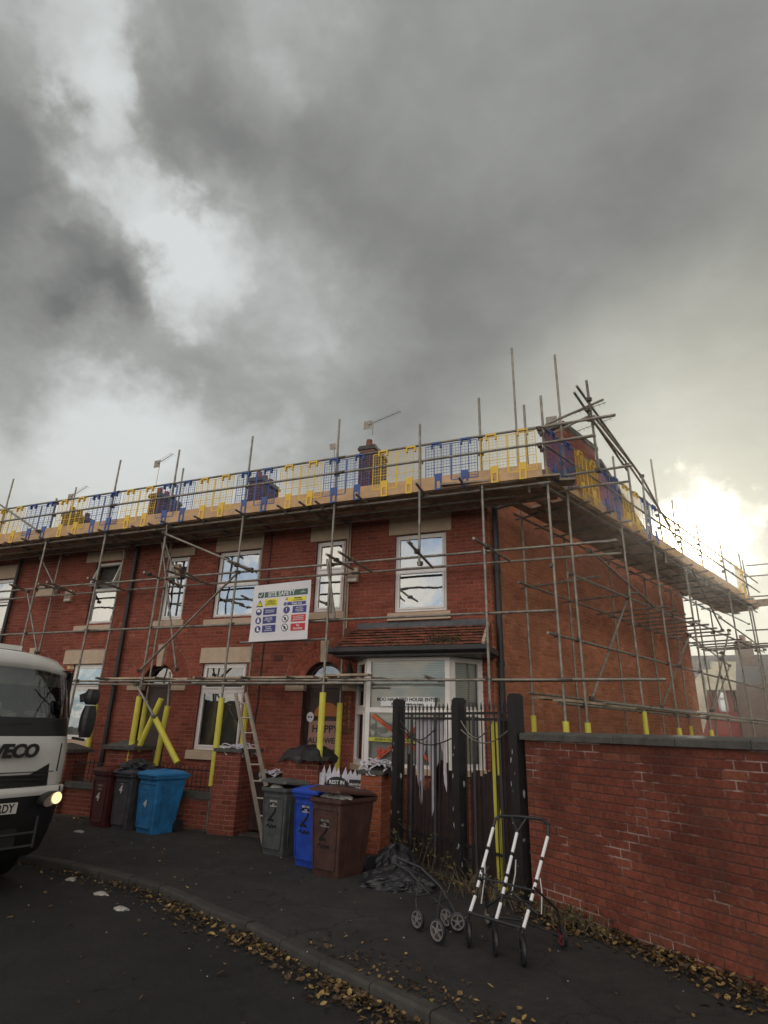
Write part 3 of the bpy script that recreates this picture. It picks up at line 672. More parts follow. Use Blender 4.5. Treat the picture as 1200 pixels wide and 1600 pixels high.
for x, z in ((-7.0, 3.22), (-3.0, 6.33), (-4.7, 6.35), (-6.9, 6.3)):
    m = MB().rbox(x - .11, x + .11, HY - .016, HY, z - .07, z + .07)
    for i in range(5): m.rbox(x - .09, x + .09, HY - .02, HY - .014, z - .055 + i * .026, z - .043 + i * .026)
    part('air_brick', m, REVEAL, HA)
# --- middle house
HB = thing('terrace_house', 'red brick house between the two downpipes, with the tall ground floor window beside the ladder', 'house', (-9.4, HY, 0))
front(HB, -11.45, -7.44, [(-8.92, -7.70, 4.15, 5.77), (-9.02, -7.66, 5.78, 6.14), (-10.48, -9.80, 4.18, 5.76), (-10.66, -9.66, 5.77, 5.98), (-8.98, -7.79, 1.31, 3.13), (-9.06, -7.69, 3.16, 3.48), (-10.68, -9.76, 0, 3.13)], [(-10.22, 2.67, .93)], single=300, seed=5)
roof(HB, -11.45, -7.44)
window(HB, -8.92, -7.70, 4.15, 5.77, 4.98, (-9.02, -7.66, 5.78, 6.14), (-9.08, -7.62, 4.0, 4.15))
window(HB, -10.48, -9.80, 4.18, 5.76, None, (-10.66, -9.66, 5.77, 5.98), (-10.6, -9.68, 4.02, 4.18))
window(HB, -8.98, -7.79, 1.31, 3.13, 2.55, (-9.06, -7.69, 3.14, 3.48), (-9.09, -7.7, 1.12, 1.31), back=VBL, glassm=GLASSD, blinds=True)
arch_door(HB, -10.68, -9.76, 2.67, (.2, 3.08, 3.58))
part('downpipe', MB().tube((-11.40, HY - .09, 0), (-11.50, HY - .09, 6.35), .055, n=12), PIPE, HB)
part('downpipe', MB().tube((-7.44, HY - .02, 6.3), (-7.44, HY - .02, 3.9), .014), PIPE, HB)
# --- third and fourth house
HC = thing('terrace_house', 'red brick house behind the lorry cab, its upstairs top light propped open', 'house', (-13.6, HY, 0))
front(HC, -15.85, -11.45, [(-12.92, -11.99, 4.15, 5.82), (-13.29, -11.92, 5.84, 6.12), (-13.0, -12.0, 1.4, 3.16), (-13.36, -11.98, 3.17, 3.51), (-15.0, -14.1, 0, 3.13)], [(-14.55, 2.67, .93)], single=120, seed=6)
roof(HC, -15.85, -11.45)
window(HC, -12.92, -11.99, 4.15, 5.82, 5.08, (-13.29, -11.92, 5.84, 6.12), (-13.2, -11.9, 3.97, 4.15), open_top=True)
window(HC, -13.0, -12.0, 1.4, 3.16, 2.6, (-13.36, -11.98, 3.17, 3.51), (-13.2, -11.9, 1.2, 1.4))
arch_door(HC, -15.0, -14.1, 2.67, (.2, 3.1, 3.6))
part('cream_stone_panel', MB().rbox(-14.95, -14.25, HY - .03, HY + .02, 5.0, 5.12).rbox(-14.9, -14.3, HY - .02, HY + .02, 5.12, 5.3), STONE, HC)
part('downpipe', MB().tube((-15.8, HY - .09, 0), (-15.8, HY - .09, 6.35), .05, n=12), PIPE, HC)
HD = thing('terrace_house', 'red brick house at the left edge, seen above the lorry roof', 'house', (-18, HY, 0))
front(HD, -24, -15.85, [(-17.2, -16.0, 4.1, 5.6), (-17.3, -15.9, 5.62, 6.0)], single=0, seed=8)
roof(HD, -24, -15.85)
window(HD, -17.2, -16.0, 4.1, 5.6, 5.0, (-17.3, -15.9, 5.61, 6.0), (-17.3, -15.9, 3.95, 4.1))
cpx = [((575, 683), HA), ((400, 732), HB), ((240, 757), HB), ((106, 786), HC)]
def ch_at(px, py, root, w=.52, y0=15.6, y1=16.7):
    a = P(px, py, y=y0); chimney(root, a.x - w / 2, a.x + w / 2, y0, y1, 8.6, a.z - .38, 3); return a
CH = [ch_at(574, 686, HA), ch_at(401, 736, HB), ch_at(245, 762, HB), ch_at(108, 792, HC)]
# ================================================================== scaffolding
YO, YI, DZ = 10.0, 11.0, 6.17              # outer row, inner row, deck level
OO, OI = 1.6, .35                          # the same rows along the gable, as offsets from it
SF = thing('scaffolding', 'steel tube scaffolding with boarded deck wrapped around the whole terrace and its gable', 'scaffolding', (-5, 10, 0))
TR = .0245; CPL = MB()
def tb(name, a, b, r=TR, bend=0):
    a = Vector(a); b = Vector(b)
    return part(name, MB().tube(a, b, r, n=10), STEEL, SF, smooth=False)
def coupler(p, ax=(0, 0, 1)):
    p = Vector(p); CPL.box(p, (.085, .075, .07), rz=random.uniform(0, 1.5), rx=random.uniform(-.2, .2)); CPL.tube(p + Vector((.03, -.06, 0)), p + Vector((.03, .03, 0)), .011, n=6)
    CPL.tube(p + Vector((-.045, -.05, .02)), p + Vector((-.045, .04, .02)), .011, n=6)
def foam(a, b, r=.058): return part('foam_sleeve', MB().tube(a, b, r, n=12), FOAM, SF, smooth=False)
# front standards: x, top, bottom, foam top
fo = [(-15.35, 8.12, 0, 2.3), (-13.45, 7.3, 0, 2.3), (-11.44, 8.11, 0, None), (-9.56, 8.1, 0, 2.34), (-7.45, 8.11, 0, 2.33), (-5.22, 8.15, 0, 2.44), (-2.14, 8.06, 0, 2.4)]
for x, t, b, f in fo:
    lean = random.uniform(-.02, .02)
    tb('standard', (x + lean, YO, b), (x, YO, t)); part('base_plate', MB().rbox(x - .075, x + .075, YO - .075, YO + .075, 0, .012), STEEL, SF)
    if f and x > -13 and x < -2.5 or x == -13.45: foam((x + lean * .8, YO, .75 if f < 2.4 else 1.0), (x + lean * .7, YO, f))
    for z in (2.66, 3.78, 4.88, 6.11, 6.84, 7.18):
        if z < t: coupler((x, YO + .03, z))
tb('standard', (-3.35, YO - .06, 4.7), (-3.35, YO - .06, 7.66)); coupler((-3.35, YO, 4.75)); coupler((-3.35, YO, 6.12)); coupler((-3.35, YO, 6.84))
fi = [(-14.09, 8.1, 2.3), (-11.79, 6.1, 2.21), (-10.28, 8.15, 2.3), (-7.55, 6.1, 2.26), (-5.35, 6.1, 2.3)]
tb('standard', (-1.3, 10.2, 6.0), (-1.3, 10.2, 7.85))
for x, t, f in fi:
    tb('standard', (x, YI - (.0 if x < -2 else .9), 0), (x, YI - (0 if x < -2 else .9), t))
    if f: foam((x, YI, .8), (x, YI, f))
# ledgers along the front
def run(name, y, z, x0, x1, L=6.2, off=0):
    x = x0
    while x < x1 - .01:
        e = min(x + L, x1); e = x1 if x1 - e < 1 else e
        tb(name, (x, y, z + random.uniform(-.008, .008)), (e + (.0 if e == x1 else -.02), y, z + random.uniform(-.008, .008)))
        if e < x1: part('tube_sleeve', MB().tube((e - .1, y, z), (e + .1, y, z), .033, n=8), RUST, SF)
        x = e
yo = YO + .05
run('ledger', yo, 2.66, -13.3, .55); run('ledger', YI - .05, 2.66, -13.3, -4.9); run('ledger', yo - .08, 2.60, -8.2, -4.4)
run('ledger', yo, 3.775, -17.5, -1.0); run('ledger', yo, 4.89, -17.5, .1); run('ledger', YI - .05, 4.93, -17.5, .15)
run('ledger', yo, 6.10, -17.5, -.9, 6.4); run('ledger', 10.47, 6.08, -17.5, -1.6, 5.9); run('ledger', 10.86, 6.08, -17.5, -1.6, 6.1)
run('guard_rail', yo - .1, 7.185, -17.5, .3); run('guard_rail', yo - .1, 6.84, -17.5, -.05)
tb('ledger', (-7.2, yo, 3.40), (-5.2, yo, 3.42))
tb('ledger', P(1039 - 60, 1062, y=10.12), P(770, 1064, y=10.12))
# transoms under the deck, their ends left long
for (px, py) in [(649, 754), (716, 745), (555, 771), (466, 783), (491, 782), (432, 789), (367, 796), (302, 806), (250, 813), (230, 817), (204, 821), (152, 827), (106, 833), (60, 839), (32, 841), (6, 847)]:
    a = P(px, py, z=6.145); tb('transom', a, (a.x + random.uniform(-.03, .03), 11.13, 6.145)); coupler((a.x, 10.05, 6.13))
# mid-lift transoms and ties
for (a, b) in [((510, 866), (552, 890)), ((529, 862), (580, 893)), ((637, 846), (676, 887)), ((740, 841), (796, 876)), ((225, 894), (248, 903)), ((258, 891), (333, 915)), ((270, 885), (310, 905)),
               ((60, 912), (100, 923)), ((73, 909), (117, 928)), ((137, 903), (197, 923)), ((257, 903), (285, 918)), ((15, 913), (38, 922)), ((355, 876), (395, 894))]:
    A = P(*a, z=4.82); B = P(*b, z=4.82); tb('tie_tube', A, A + (B - A) * 1.0); coupler(A + (B - A) * .35)
for (a, b, y) in [((511, 874), (523, 965), 9.92), ((515, 866), (517, 900), 9.95), ((516, 878), (517, 958), 10.4)]:
    tb('tie_tube', P(*a, y=y), P(*b, y=y))
for (a, b, y) in [((256, 833), (392, 890), 9.93), ((372, 894), (218, 1048), 9.93), ((250, 822), (280, 916), 10.5), ((253, 845), (275, 1046), 10.6), ((43, 925), (58, 1020), 10.6), ((65, 873), (90, 925), 10.6),
                  ((213, 1070), (241, 1120), 9.9), ((-5, 785), (60, 830), 9.9)]:
    A = P(*a, y=y); B = P(*b, y=y); tb('brace', A, B); coupler(A); coupler(B)
foam(P(241, 1120, y=9.93), P(277, 1192, y=9.93)); foam(P(252, 1092, y=10.1), P(208, 1187, y=10.1)); foam(P(262, 1103, y=10.5), P(243, 1196, y=10.5))
tb('standard', P(266, 1050, y=10.5), P(262, 1103, y=10.5))
# lower-lift boards
def board(a, b, w=.225, t=.038, name='scaffold_board', m=None, label=None): 
    return part(name, MB().bar(a, b, w, t), m or WOOD, SF, label=label)
for x0, x1, y, z in [(-10.95, -9.3, 10.25, 2.72), (-10.4, -8.7, 10.5, 2.72), (-8.15, -5.5, 10.22, 2.72), (-7.75, -5.0, 10.46, 2.725), (-6.1, -4.55, 10.7, 2.72), (-5.3, -4.4, 10.25, 2.76)]:
    board((x0, y, z), (x1, y, z + .01))
for x in (-10.6, -9.0, -8.0, -6.9, -5.9, -4.8, -3.2): tb('transom', (x, 9.75, 2.70), (x, 11.1, 2.70))
# deck boards, front
for k in range(5):
    x = -17.4 + (k % 2) * 1.6 - 1.6; y = 10.10 + k * .234
    while x < -1.2:
        e = min(x + 3.9, -1.15 + .07 * k if True else 0); board((x + .006, y, DZ + .02 + random.uniform(-.004, .006)), (e - .006, y, DZ + .02 + random.uniform(-.004, .006))); x += 3.9
# toe boards, front
x = -17.4
while x < -1.2:
    e = min(x + 3.9, -1.02); part('toe_board', MB().box(((x + e) / 2, 10.02 - .06 + .0, 6.32), (e - x - .008, .036, .27)), WOODN, SF, label=None); x += 3.9
# --- gable run
tO = [(-.42, 8.0), (.34, 9.35), (2.85, 7.9), (4.72, 7.35), (5.46, 8.77), (6.95, 7.4), (8.65, 7.9), (10.97, 7.86), (13.25, 7.95), (13.6, 7.8)]
for t, z in tO:
    zb = 0 if t not in (5.46, 8.65) else 5.9
    tb('standard', S(t, OO, zb), S(t, OO, z)); 
    if t < 7.5 and t != 5.46: foam(S(t, OO, .7), S(t, OO, 2.03 if t != 2.85 else 2.3), .05)
    for q in (2.3, 3.4, 4.6, 6.1, 6.84, 7.18): coupler(S(t, OO - .04, q))
for t, z in [(.75, 10.35), (2.6, 6.2), (5.0, 6.2), (7.37, 6.2), (9.48, 6.2), (11.9, 6.2), (13.4, 6.2)]:
    tb('standard', S(t, OI, 0), S(t, OI, z))
    if t in (.75, 9.48): foam(S(t, OI, .7), S(t, OI, 2.15), .05)
for t, z in ((2.55, 9.95), (-.2, 9.9)): pass

def srun(name, off, z, t0, t1, L=6.0):
    t = t0
    while t < t1 - .01:
        e = min(t + L, t1); e = t1 if t1 - e < 1 else e
        tb(name, S(t, off, z + random.uniform(-.01, .01)), S(e - (.0 if e == t1 else .02), off, z + random.uniform(-.01, .01)))
        if e < t1: part('tube_sleeve', MB().tube(S(e - .1, off, z), S(e + .1, off, z), .033, n=8), RUST, SF)
        t = e
srun('ledger', OO - .05, 3.39, -.7, 14.5); srun('ledger', OO - .05, 2.30, -.4, 14.5); srun('ledger', OO + .05, 2.38, 1.0, 13, 5); srun('ledger', OI + .05, 2.55, .5, 13.6)
srun('ledger', OO - .05, 4.60, .2, 7.0); srun('ledger', OO - .05, 4.68, 7.2, 14.5); srun('ledger', OI + .05, 4.62, .4, 14.2)
srun('ledger', OO - .05, 6.10, -.5, 14.6); srun('ledger', 1.0, 6.08, .6, 14.4); srun('ledger', OI + .02, 6.08, .4, 14.4)
srun('guard_rail', OO + .1, 7.185, -.6, 14.8); srun('guard_rail', OO + .1, 6.84, -.6, 14.8)
for t in [0.1, .9, 1.7, 2.5, 3.3, 4.2, 5.1, 6.0, 6.9, 7.8, 8.7, 9.6, 10.5, 11.4, 12.3, 13.2]:
    tb('transom', S(t, random.uniform(1.75, 2.0), 6.145), S(t, .12, 6.145))
for t in [1.1, 2.9, 4.7, 5.3, 5.9, 6.5, 7.0, 7.7, 8.4, 9.0, 9.7, 10.9, 11.6, 12.2, 12.7, 13.1]:
    tb('transom', S(t, 1.75 if t < 12 else 2.3, 4.68), S(t, .05, 4.68))
for (a, b, off) in [((922, 860), (1021, 947), OO), ((981, 933), (925, 1091), OO - .1), ((1077, 993), (1034, 1105), OO - .3), ((1076, 878), (1129, 985), OO), ((1139, 985), (1112, 1110), OO), ((1128, 1020), (1150, 1110), OO + .2),
                    ((1085, 935), (1170, 975), OI), ((1073, 990), (1140, 1040), OI), ((1140, 1040), (1115, 1110), OI), ((1125, 965), (1195, 1015), OO)]:
    A = PS(*a, off); B = PS(*b, off); tb('brace', A, B); coupler(A); coupler(B)
# lower boards lying on the gable's lowest ledgers
for t0, t1, off, z in [(-.3, 1.4, 1.45, 2.36), (1.2, 3.0, 1.35, 2.36), (-.4, 1.8, 1.15, 2.40), (2.8, 6.2, 1.4, 2.37), (1.9, 4.4, 1.1, 2.41), (8.0, 11.5, 1.2, 2.36)]:
    board(S(t0, off, z), S(t1, off, z))
for k in range(5):
    t = -.9 + (k % 2) * 1.5; off = 1.50 - k * .236; first = True
    while t < 14.4:
        e = min(t + 3.9, 14.5 + .2 * k); t_ = max(t, -.35 + .1 * k) if first else t; first = False
        board(S(t_ + .006, off, DZ + .025 + random.uniform(-.004, .006)), S(e - .006, off, DZ + .025 + random.uniform(-.004, .006))); t += 3.9
board((-2.9, 9.98, 6.235), (-.75, 10.22, 6.24), .3); board((-2.2, 10.25, 6.235), (-.5, 10.5, 6.24), .3)
t = -.5
while t < 14.4:
    e = min(t + 3.9, 14.5); a = S(t + .004, OO + .04, 6.33); b = S(e - .004, OO + .04, 6.33); part('toe_board', MB().bar(a, b, .036, .25), WOODN, SF); t += 3.9
board(S(14.3, .2, 6.35), S(14.3, 2.4, 6.35), .036, .25, 'toe_board')
# the far end of the gable run and its return to the right
for z in (4.9, 6.12, 6.84, 7.3): tb('guard_rail', P(1165, {4.9: 985, 6.12: 933, 6.84: 901, 7.3: 884}[z], pl=(SN, SN.dot(Vector((CX, CY, 0))) + OO)), P(1165, {4.9: 985, 6.12: 933, 6.84: 901, 7.3: 884}[z], pl=(SN, SN.dot(Vector((CX, CY, 0))) + OO)) + Vector((3.4, -.35, 0)))
# the hoisting frame at the corner
def TY(name, a, b, ya, yb=None): tb(name, P(*a, y=ya), P(*b, y=yb if yb is not None else ya))
TY('guard_rail', (820, 672), (962, 648), 9.93); TY('guard_rail', (820, 697), (927, 680), 9.93); TY('brace', (852, 664), (943, 624), 10.6); TY('brace', (858, 680), (920, 650), 11.6)
TY('guard_rail', (858, 747), (988, 727), 10.7); TY('guard_rail', (882, 765), (983, 752), 11.2); TY('standard', (916, 594), (936, 735), 10.0, 10.6)
TY('brace', (901, 603), (1000, 742), 10.0, 13.2); TY('brace', (897, 613), (980, 735), 10.1, 12.6); TY('standard', (980, 725), (990, 800), 12.6)
TY('standard', (1003, 742), (1012, 835), 14.0); TY('guard_rail', (928, 650), (1003, 745), 10.2, 14.0); TY('guard_rail', (1003, 745), (1065, 860), 14.0, 18); TY('guard_rail', (985, 730), (1052, 828), 13.0, 18)
TY('guard_rail', (925, 656), (978, 722), 10.1, 12.7); TY('standard', (1050, 782), (1056, 840), 19.0)
for (px, py, y) in [(843, 670, 9.93), (843, 696, 9.93), (920, 624, 10), (921, 655, 10), (980, 727, 12.6), (1003, 744, 14), (935, 735, 10.6), (859, 748, 10.6), (918, 640, 10.1)]: coupler(P(px, py, y=y))
k = part('coupler_cluster', CPL, RUST, SF); k['kind'] = 'stuff'
# ================================================================== plastic mesh guards hung on the rails
def guard_meshes(mtl):
    W_, H_ = 1.05, .80; r = MB()
    r.rbox(-W_ / 2, -W_ / 2 + .015, -.003, .003, 0, H_).rbox(W_ / 2 - .015, W_ / 2, -.003, .003, 0, H_).rbox(-W_ / 2 + .022, W_ / 2 - .022, -.003, .003, 0, .02).rbox(-W_ / 2 + .022, W_ / 2 - .022, -.003, .003, H_ - .016, H_)
    r.rbox(-.016, .016, -.004, .004, .02, H_ - .022)
    for x in (-.19, -.35, .19, .35): r.rbox(x - .006, x + .006, -.003, .003, .02, H_ - .022)
    r.rbox(-W_ / 2 + .022, W_ / 2 - .022, -.0035, .0035, .30, .312)
    g_ = MB()
    n = 17
    for i in range(1, n):
        x = -W_ / 2 + W_ * i / n; g_.rbox(x - .0024, x + .0024, -.0024, .0024, .02, H_ - .02)
    for i in range(1, 13):
        z = H_ * i / 13; g_.rbox(-W_ / 2 + .02, W_ / 2 - .02, -.0025, .0025, z - .0024, z + .0024)
    h = MB()
    h.rbox(-.07, .07, -.014, .004, 0, .15).rbox(-.07, -.035, -.02, -.004, -.16, 0).rbox(.035, .07, -.02, -.004, -.16, 0).rbox(-.07, .07, -.02, -.004, -.19, -.16)
    k_ = MB().rbox(-.10, .10, -.035, .02, 0, .035).rbox(-.10, -.075, -.035, .02, -.09, 0).rbox(.075, .10, -.035, .02, -.09, 0)
    return [mesh_of(r, 'panel_frame', mtl), mesh_of(g_, 'panel_mesh', mtl), mesh_of(h, 'foot_clip', mtl), mesh_of(k_, 'rail_hook', mtl)]
GM = {'y': guard_meshes(GY), 'b': guard_meshes(GB)}
def guard(p, rz, c, label, group):
    r = thing('mesh_guard_panel', label, 'guard panel', p, rz, group); a, b, h, k_ = GM[c]
    for nm, me, l in (('panel_frame', a, (0, 0, 0)), ('panel_mesh', b, (0, 0, 0)), ('foot_clip', h, (-.26, 0, .03)), ('foot_clip', h, (.26, 0, .03)), ('rail_hook', k_, (-.3, 0, .82)), ('rail_hook', k_, (.3, 0, .82))):
        o = bpy.data.objects.new(nm, me); COL.objects.link(o); o.parent = r; o.location = l
    return r
ORD = ['first', 'second', 'third', 'fourth', 'fifth', 'sixth', 'seventh', 'eighth', 'ninth', 'tenth', 'eleventh', 'twelfth', 'thirteenth', 'fourteenth', 'fifteenth', 'sixteenth']
cname = {'y': 'yellow', 'b': 'blue'}; cnt = {'y': 0, 'b': 0}
x = -1.62
for i in range(14):
    c = 'yb'[i % 2] if i not in (10, 11) else 'yb'[i % 2]
    guard((x, YO - .055, 6.33), random.uniform(-.02, .02), c, f'{cname[c]} mesh guard on the street side, {ORD[cnt[c]]} {cname[c]} one left of the roof corner', 'mesh guards along the street side of the deck')
    cnt[c] += 1; x -= 1.125 if i % 3 else 1.09
cnt = {'y': 0, 'b': 0}
for i in (0, 1, 2, 3, 4, 11):
    c = 'by'[i % 2] if i < 9 else 'y'; p = S(-.02 + i * 1.12, OO + .11, 6.36)
    guard(p, math.atan2(SD.y, SD.x) + random.uniform(-.02, .02), c, f'{cname[c]} mesh guard over the gable, {ORD[cnt[c]]} {cname[c]} one back from the roof corner' if i < 9 else 'yellow mesh guard by itself at the far end of the gable deck', 'mesh guards along the gable side of the deck')
    cnt[c] += 1
# ================================================================== site-safety banner
BA, BB_, BCn, BDn = Vector((-6.91, 9.92, 4.53)), Vector((-5.59, 9.92, 4.57)), Vector((-5.58, 9.90, 3.41)), Vector((-6.90, 9.90, 3.39))
WHT = mat('banner_white', (.72, .70, .72), .6, var=.08, scale=3, bump=.2, bscale=4); GRN = mat('print_green', (.06, .12, .09), .6, var=.1); PYL = mat('print_yellow', (.78, .70, .05), .6, var=.05)
PBL = mat('print_blue', (.045, .05, .22), .6, var=.05); PRD = mat('print_red', (.55, .03, .035), .6, var=.05); PBK = mat('print_black', (.02, .02, .02), .6, var=.05); PWH = mat('print_white', (.8, .8, .8), .6, var=.03)
BN = thing('safety_banner', 'white printed SITE SAFETY banner tied to the scaffolding tubes', 'banner', (-6.25, 9.91, 3.4))
m = MB(); nx, nz = 14, 12
def bpt(u, v, o=0):
    p = BDn.lerp(BCn, u).lerp(BA.lerp(BB_, u), v); return p + Vector((0, -o + .012 * math.sin(u * 9) * (1 - v) + .010 * math.sin(v * 7 + u * 3), 0))
def bq(mb, u0, u1, v0, v1, o, n=4):
    for i in range(n):
        a, b = u0 + (u1 - u0) * i / n, u0 + (u1 - u0) * (i + 1) / n
        for j in range(n):
            c, d = v0 + (v1 - v0) * j / n, v0 + (v1 - v0) * (j + 1) / n
            mb.quad(bpt(a, c, o), bpt(b, c, o), bpt(b, d, o), bpt(a, d, o))
bq(m, 0, 1, 0, 1, 0, 14); sheet = part('sheet', m, WHT, BN)
k = MB(); bq(k, .09, .19, .76, .86, .004); part('print', k, GRN, sheet); k = MB(); bq(k, .205, .95, .76, .86, .004, 6); part('print', k, GRN, sheet)
def bdisc(u, v, r, m_, o=.004, n=20):
    mb = MB(); mb.quad(*[bpt(u + r * math.cos(2 * math.pi * i / n), v + r * math.sin(2 * math.pi * i / n) * 1.14, o) for i in range(n)]); part('print', mb, m_, sheet)
def brect(u0, u1, v0, v1, m_, o=.004): 
    mb = MB(); bq(mb, u0, u1, v0, v1, o, 3); part('print', mb, m_, sheet)
def btxt(s, u, v, size, m_, bold=.02, sx=1, align='CENTER'):
    lettering('print_lettering', s, size, bpt(u, v, .009), (1, 0, .03), (0, 0, 1), m_, BN, bold=bold, sx=sx, align=align, extrude=.0008)
btxt('SITE SAFETY', .50, .808, .125, PWH, .02, .92); 
mb = MB(); mb.quad(bpt(.115, .815, .01), bpt(.135, .795, .01), bpt(.135, .775, .01), bpt(.108, .805, .01)); mb.quad(bpt(.135, .775, .01), bpt(.135, .795, .01), bpt(.165, .85, .01), bpt(.172, .84, .01)); part('print', mb, PWH, sheet)
btxt('citation', .87, .81, .04, PWH) if False else None
mb = MB(); mb.quad(bpt(.83, .80, .01), bpt(.91, .80, .01), bpt(.91, .808, .01), bpt(.83, .81, .01)); mb.quad(bpt(.86, .825, .01), bpt(.885, .825, .01), bpt(.8725, .835, .01)); part('print', mb, PWH, sheet)
brect(.22, .45, .60, .73, PYL); btxt('Construction site\nUnder the Health and Safety\nat Work Act 1974\nall persons entering this site\nmust comply with regulations', .335, .665, .022, PBK, .01)
for u, v, s in ((.135, .655, .06), (.60, .71, .026)):
    mb = MB(); mb.quad(bpt(u - s, v - s * .9, .004), bpt(u + s, v - s * .9, .004), bpt(u, v + s * 1.1, .004)); part('print', mb, PBK, sheet)
    mb = MB(); s2 = s * .72; mb.quad(bpt(u - s2, v - s2 * .85, .007), bpt(u + s2, v - s2 * .85, .007), bpt(u, v + s2 * .95, .007)); part('print', mb, PYL, sheet); btxt('!', u, v, s * 1.1, PBK)
brect(.62, .93, .655, .73, PYL, .0035); btxt('Warning', .79, .71, .045, PBK); btxt('Construction site', .79, .675, .03, PBK, .01)
brect(.62, .93, .59, .645, PBL); btxt('Keep out', .78, .617, .06, PWH, .02); bdisc(.585, .617, .028, PBL); btxt('!', .585, .617, .05, PWH)
for i, (s1) in enumerate(['Safety helmets\nmust be worn', 'High visibility\nclothing must be\nworn', 'Protective\nfootwear\nmust be worn']):
    v = .51 - i * .15; bdisc(.13, v, .052, PBL); brect(.21, .45, v - .06, v + .06, PBL); btxt(s1, .33, v, .036, PWH, .015)
    if i == 0: bdisc(.13, v + .012, .030, PWH, .007); brect(.10, .16, v - .02, v - .005, PBL, .010)
    if i == 1: bdisc(.13, v + .028, .014, PWH, .007); brect(.108, .152, v - .035, v + .012, PWH, .007)
    if i == 2: brect(.115, .14, v - .02, v + .034, PWH, .007); brect(.115, .162, v - .034, v - .012, PWH, .007)
bdisc(.62, .51, .055, PBL); btxt('!', .62, .51, .10, PWH, .02); brect(.72, .95, .45, .57, PBL); btxt('All visitors\nmust report\nto site office', .835, .51, .036, PWH, .015)
for i, s1 in enumerate(['No unauthorised\npersons allowed\nbeyond this point', 'No\nSmoking']):
    v = .36 - i * .15; bdisc(.61, v, .056, PBK); bdisc(.61, v, .046, PWH, .007); brect(.71, .95, v - .06, v + .06, PRD); btxt(s1, .83, v, .034 if i == 0 else .058, PWH, .015)
    mb = MB(); mb.quad(bpt(.575, v + .03, .010), bpt(.585, v + .04, .010), bpt(.645, v - .03, .010), bpt(.635, v - .04, .010)); part('print', mb, PBK, sheet)
    mb = MB(); mb.quad(bpt(.595, v - .025, .010), bpt(.625, v - .025, .010), bpt(.628, v + .02, .010), bpt(.600, v + .028, .010)); part('print', mb, PBK, sheet)
# ================================================================== garden piers and walls
def pier(label, x0, x1, y0, y1, h, cap='pyramid', seed=1, mtl=BRKP):
    r = thing('brick_pier', label, 'pier', ((x0 + x1) / 2, (y0 + y1) / 2, 0))
    pier_bricks(r, x0, x1, y0, y1, 0, h, mtl=mtl, seed=seed)
    m = MB(); e = .07
    if cap == 'pyramid':
        b = [(x0 - e, y0 - e, h), (x1 + e, y0 - e, h), (x1 + e, y1 + e, h), (x0 - e, y1 + e, h)]; m.loft([[Vector(p) for p in b], [Vector(p) + Vector((0, 0, .07)) for p in b], [Vector(((x0 + x1) / 2 + a * .03, (y0 + y1) / 2 + c * .03, h + .19)) for a, c in ((-1, -1), (1, -1), (1, 1), (-1, 1))]], cap=True)
    else: m.rbox(x0 - .04, x1 + .04, y0 - .04, y1 + .04, h, h + .06)
    part('pier_cap', m, COPE, r); return r
pier('brick pier with pyramid cap behind the red wheelie bin', -10.12, -9.42, 9.95, 10.5, 1.30, seed=21)
pier('brick pier half hidden behind the lorry mirror, pyramid cap', -11.75, -11.2, 9.95, 10.5, 1.18, seed=22)
pier('brick pier beside the ladder, white netting thrown over its top', -7.27, -6.72, 9.78, 10.42, 1.36, 'flat', 23)
pier('brick pier capped with a black cloth behind the grey wheelie bin', -5.85, -5.15, 9.85, 10.5, 1.28, 'flat', 24)
pier('brick pier next to the black gate post, white netting over its flat cap', -4.22, -3.86, 9.6, 10.35, 1.14, 'flat', 25, mtl=brickmat('orange_pier_brick', (.30, .085, .04), (.36, .11, .05), (.40, .13, .06), .25))
def low_wall(label, x0, x1, y, h, seed, rail=True, netted=False):
    r = thing('garden_wall', label, 'wall', ((x0 + x1) / 2, y + .11, 0))
    wall_bricks(r, (x0, y, 0), (1, 0, 0), x1 - x0, 0, h, seed=seed, mtl=BRKP, single=300)
    part('coping', MB().rbox(x0 + .002, x1 - .002, y - .05, y + .28, h, h + .11), COPE, r)
    if rail:
        m = MB(); n = int((x1 - x0) / .105)
        part('top_rail', MB().rbox(x0 + .01, x1 - .01, y + .10, y + .115, h + .46, h + .485), PIPE, r)
        part('bottom_rail', MB().rbox(x0 + .01, x1 - .01, y + .10, y + .115, h + .17, h + .19), PIPE, r)
        for i in range(n):
            x = x0 + .05 + i * .105; part('bar', MB().tube((x, y + .08, h + .11), (x, y + .08, h + .55), .008, n=6), PIPE, r)
    return r
low_wall('low brick garden wall with stone coping and iron railings behind the blue bin marked 4', -9.40, -7.29, 10.0, .52, 31)
low_wall('low brick wall and railings between the two capped piers behind the lorry', -11.18, -10.14, 10.05, .52, 32)
low_wall('low brick wall behind the trio of grey, blue and brown bins', -5.13, -4.24, 9.95, .70, 33, rail=False)
tim = mat('dark_gate_timber', (.045, .022, .018), .8, var=.5, scale=7, bump=.4)
gt_ = thing('timber_gate', 'dark boarded garden gate seen past the foot of the ladder', 'gate', (-6.28, 10.2, 0))
for i in range(6): part('gate_board', MB().rbox(-6.70 + i * .142, -6.565 + i * .142, 10.2 + random.uniform(0, .006), 10.225, .06, 1.02), tim, gt_)
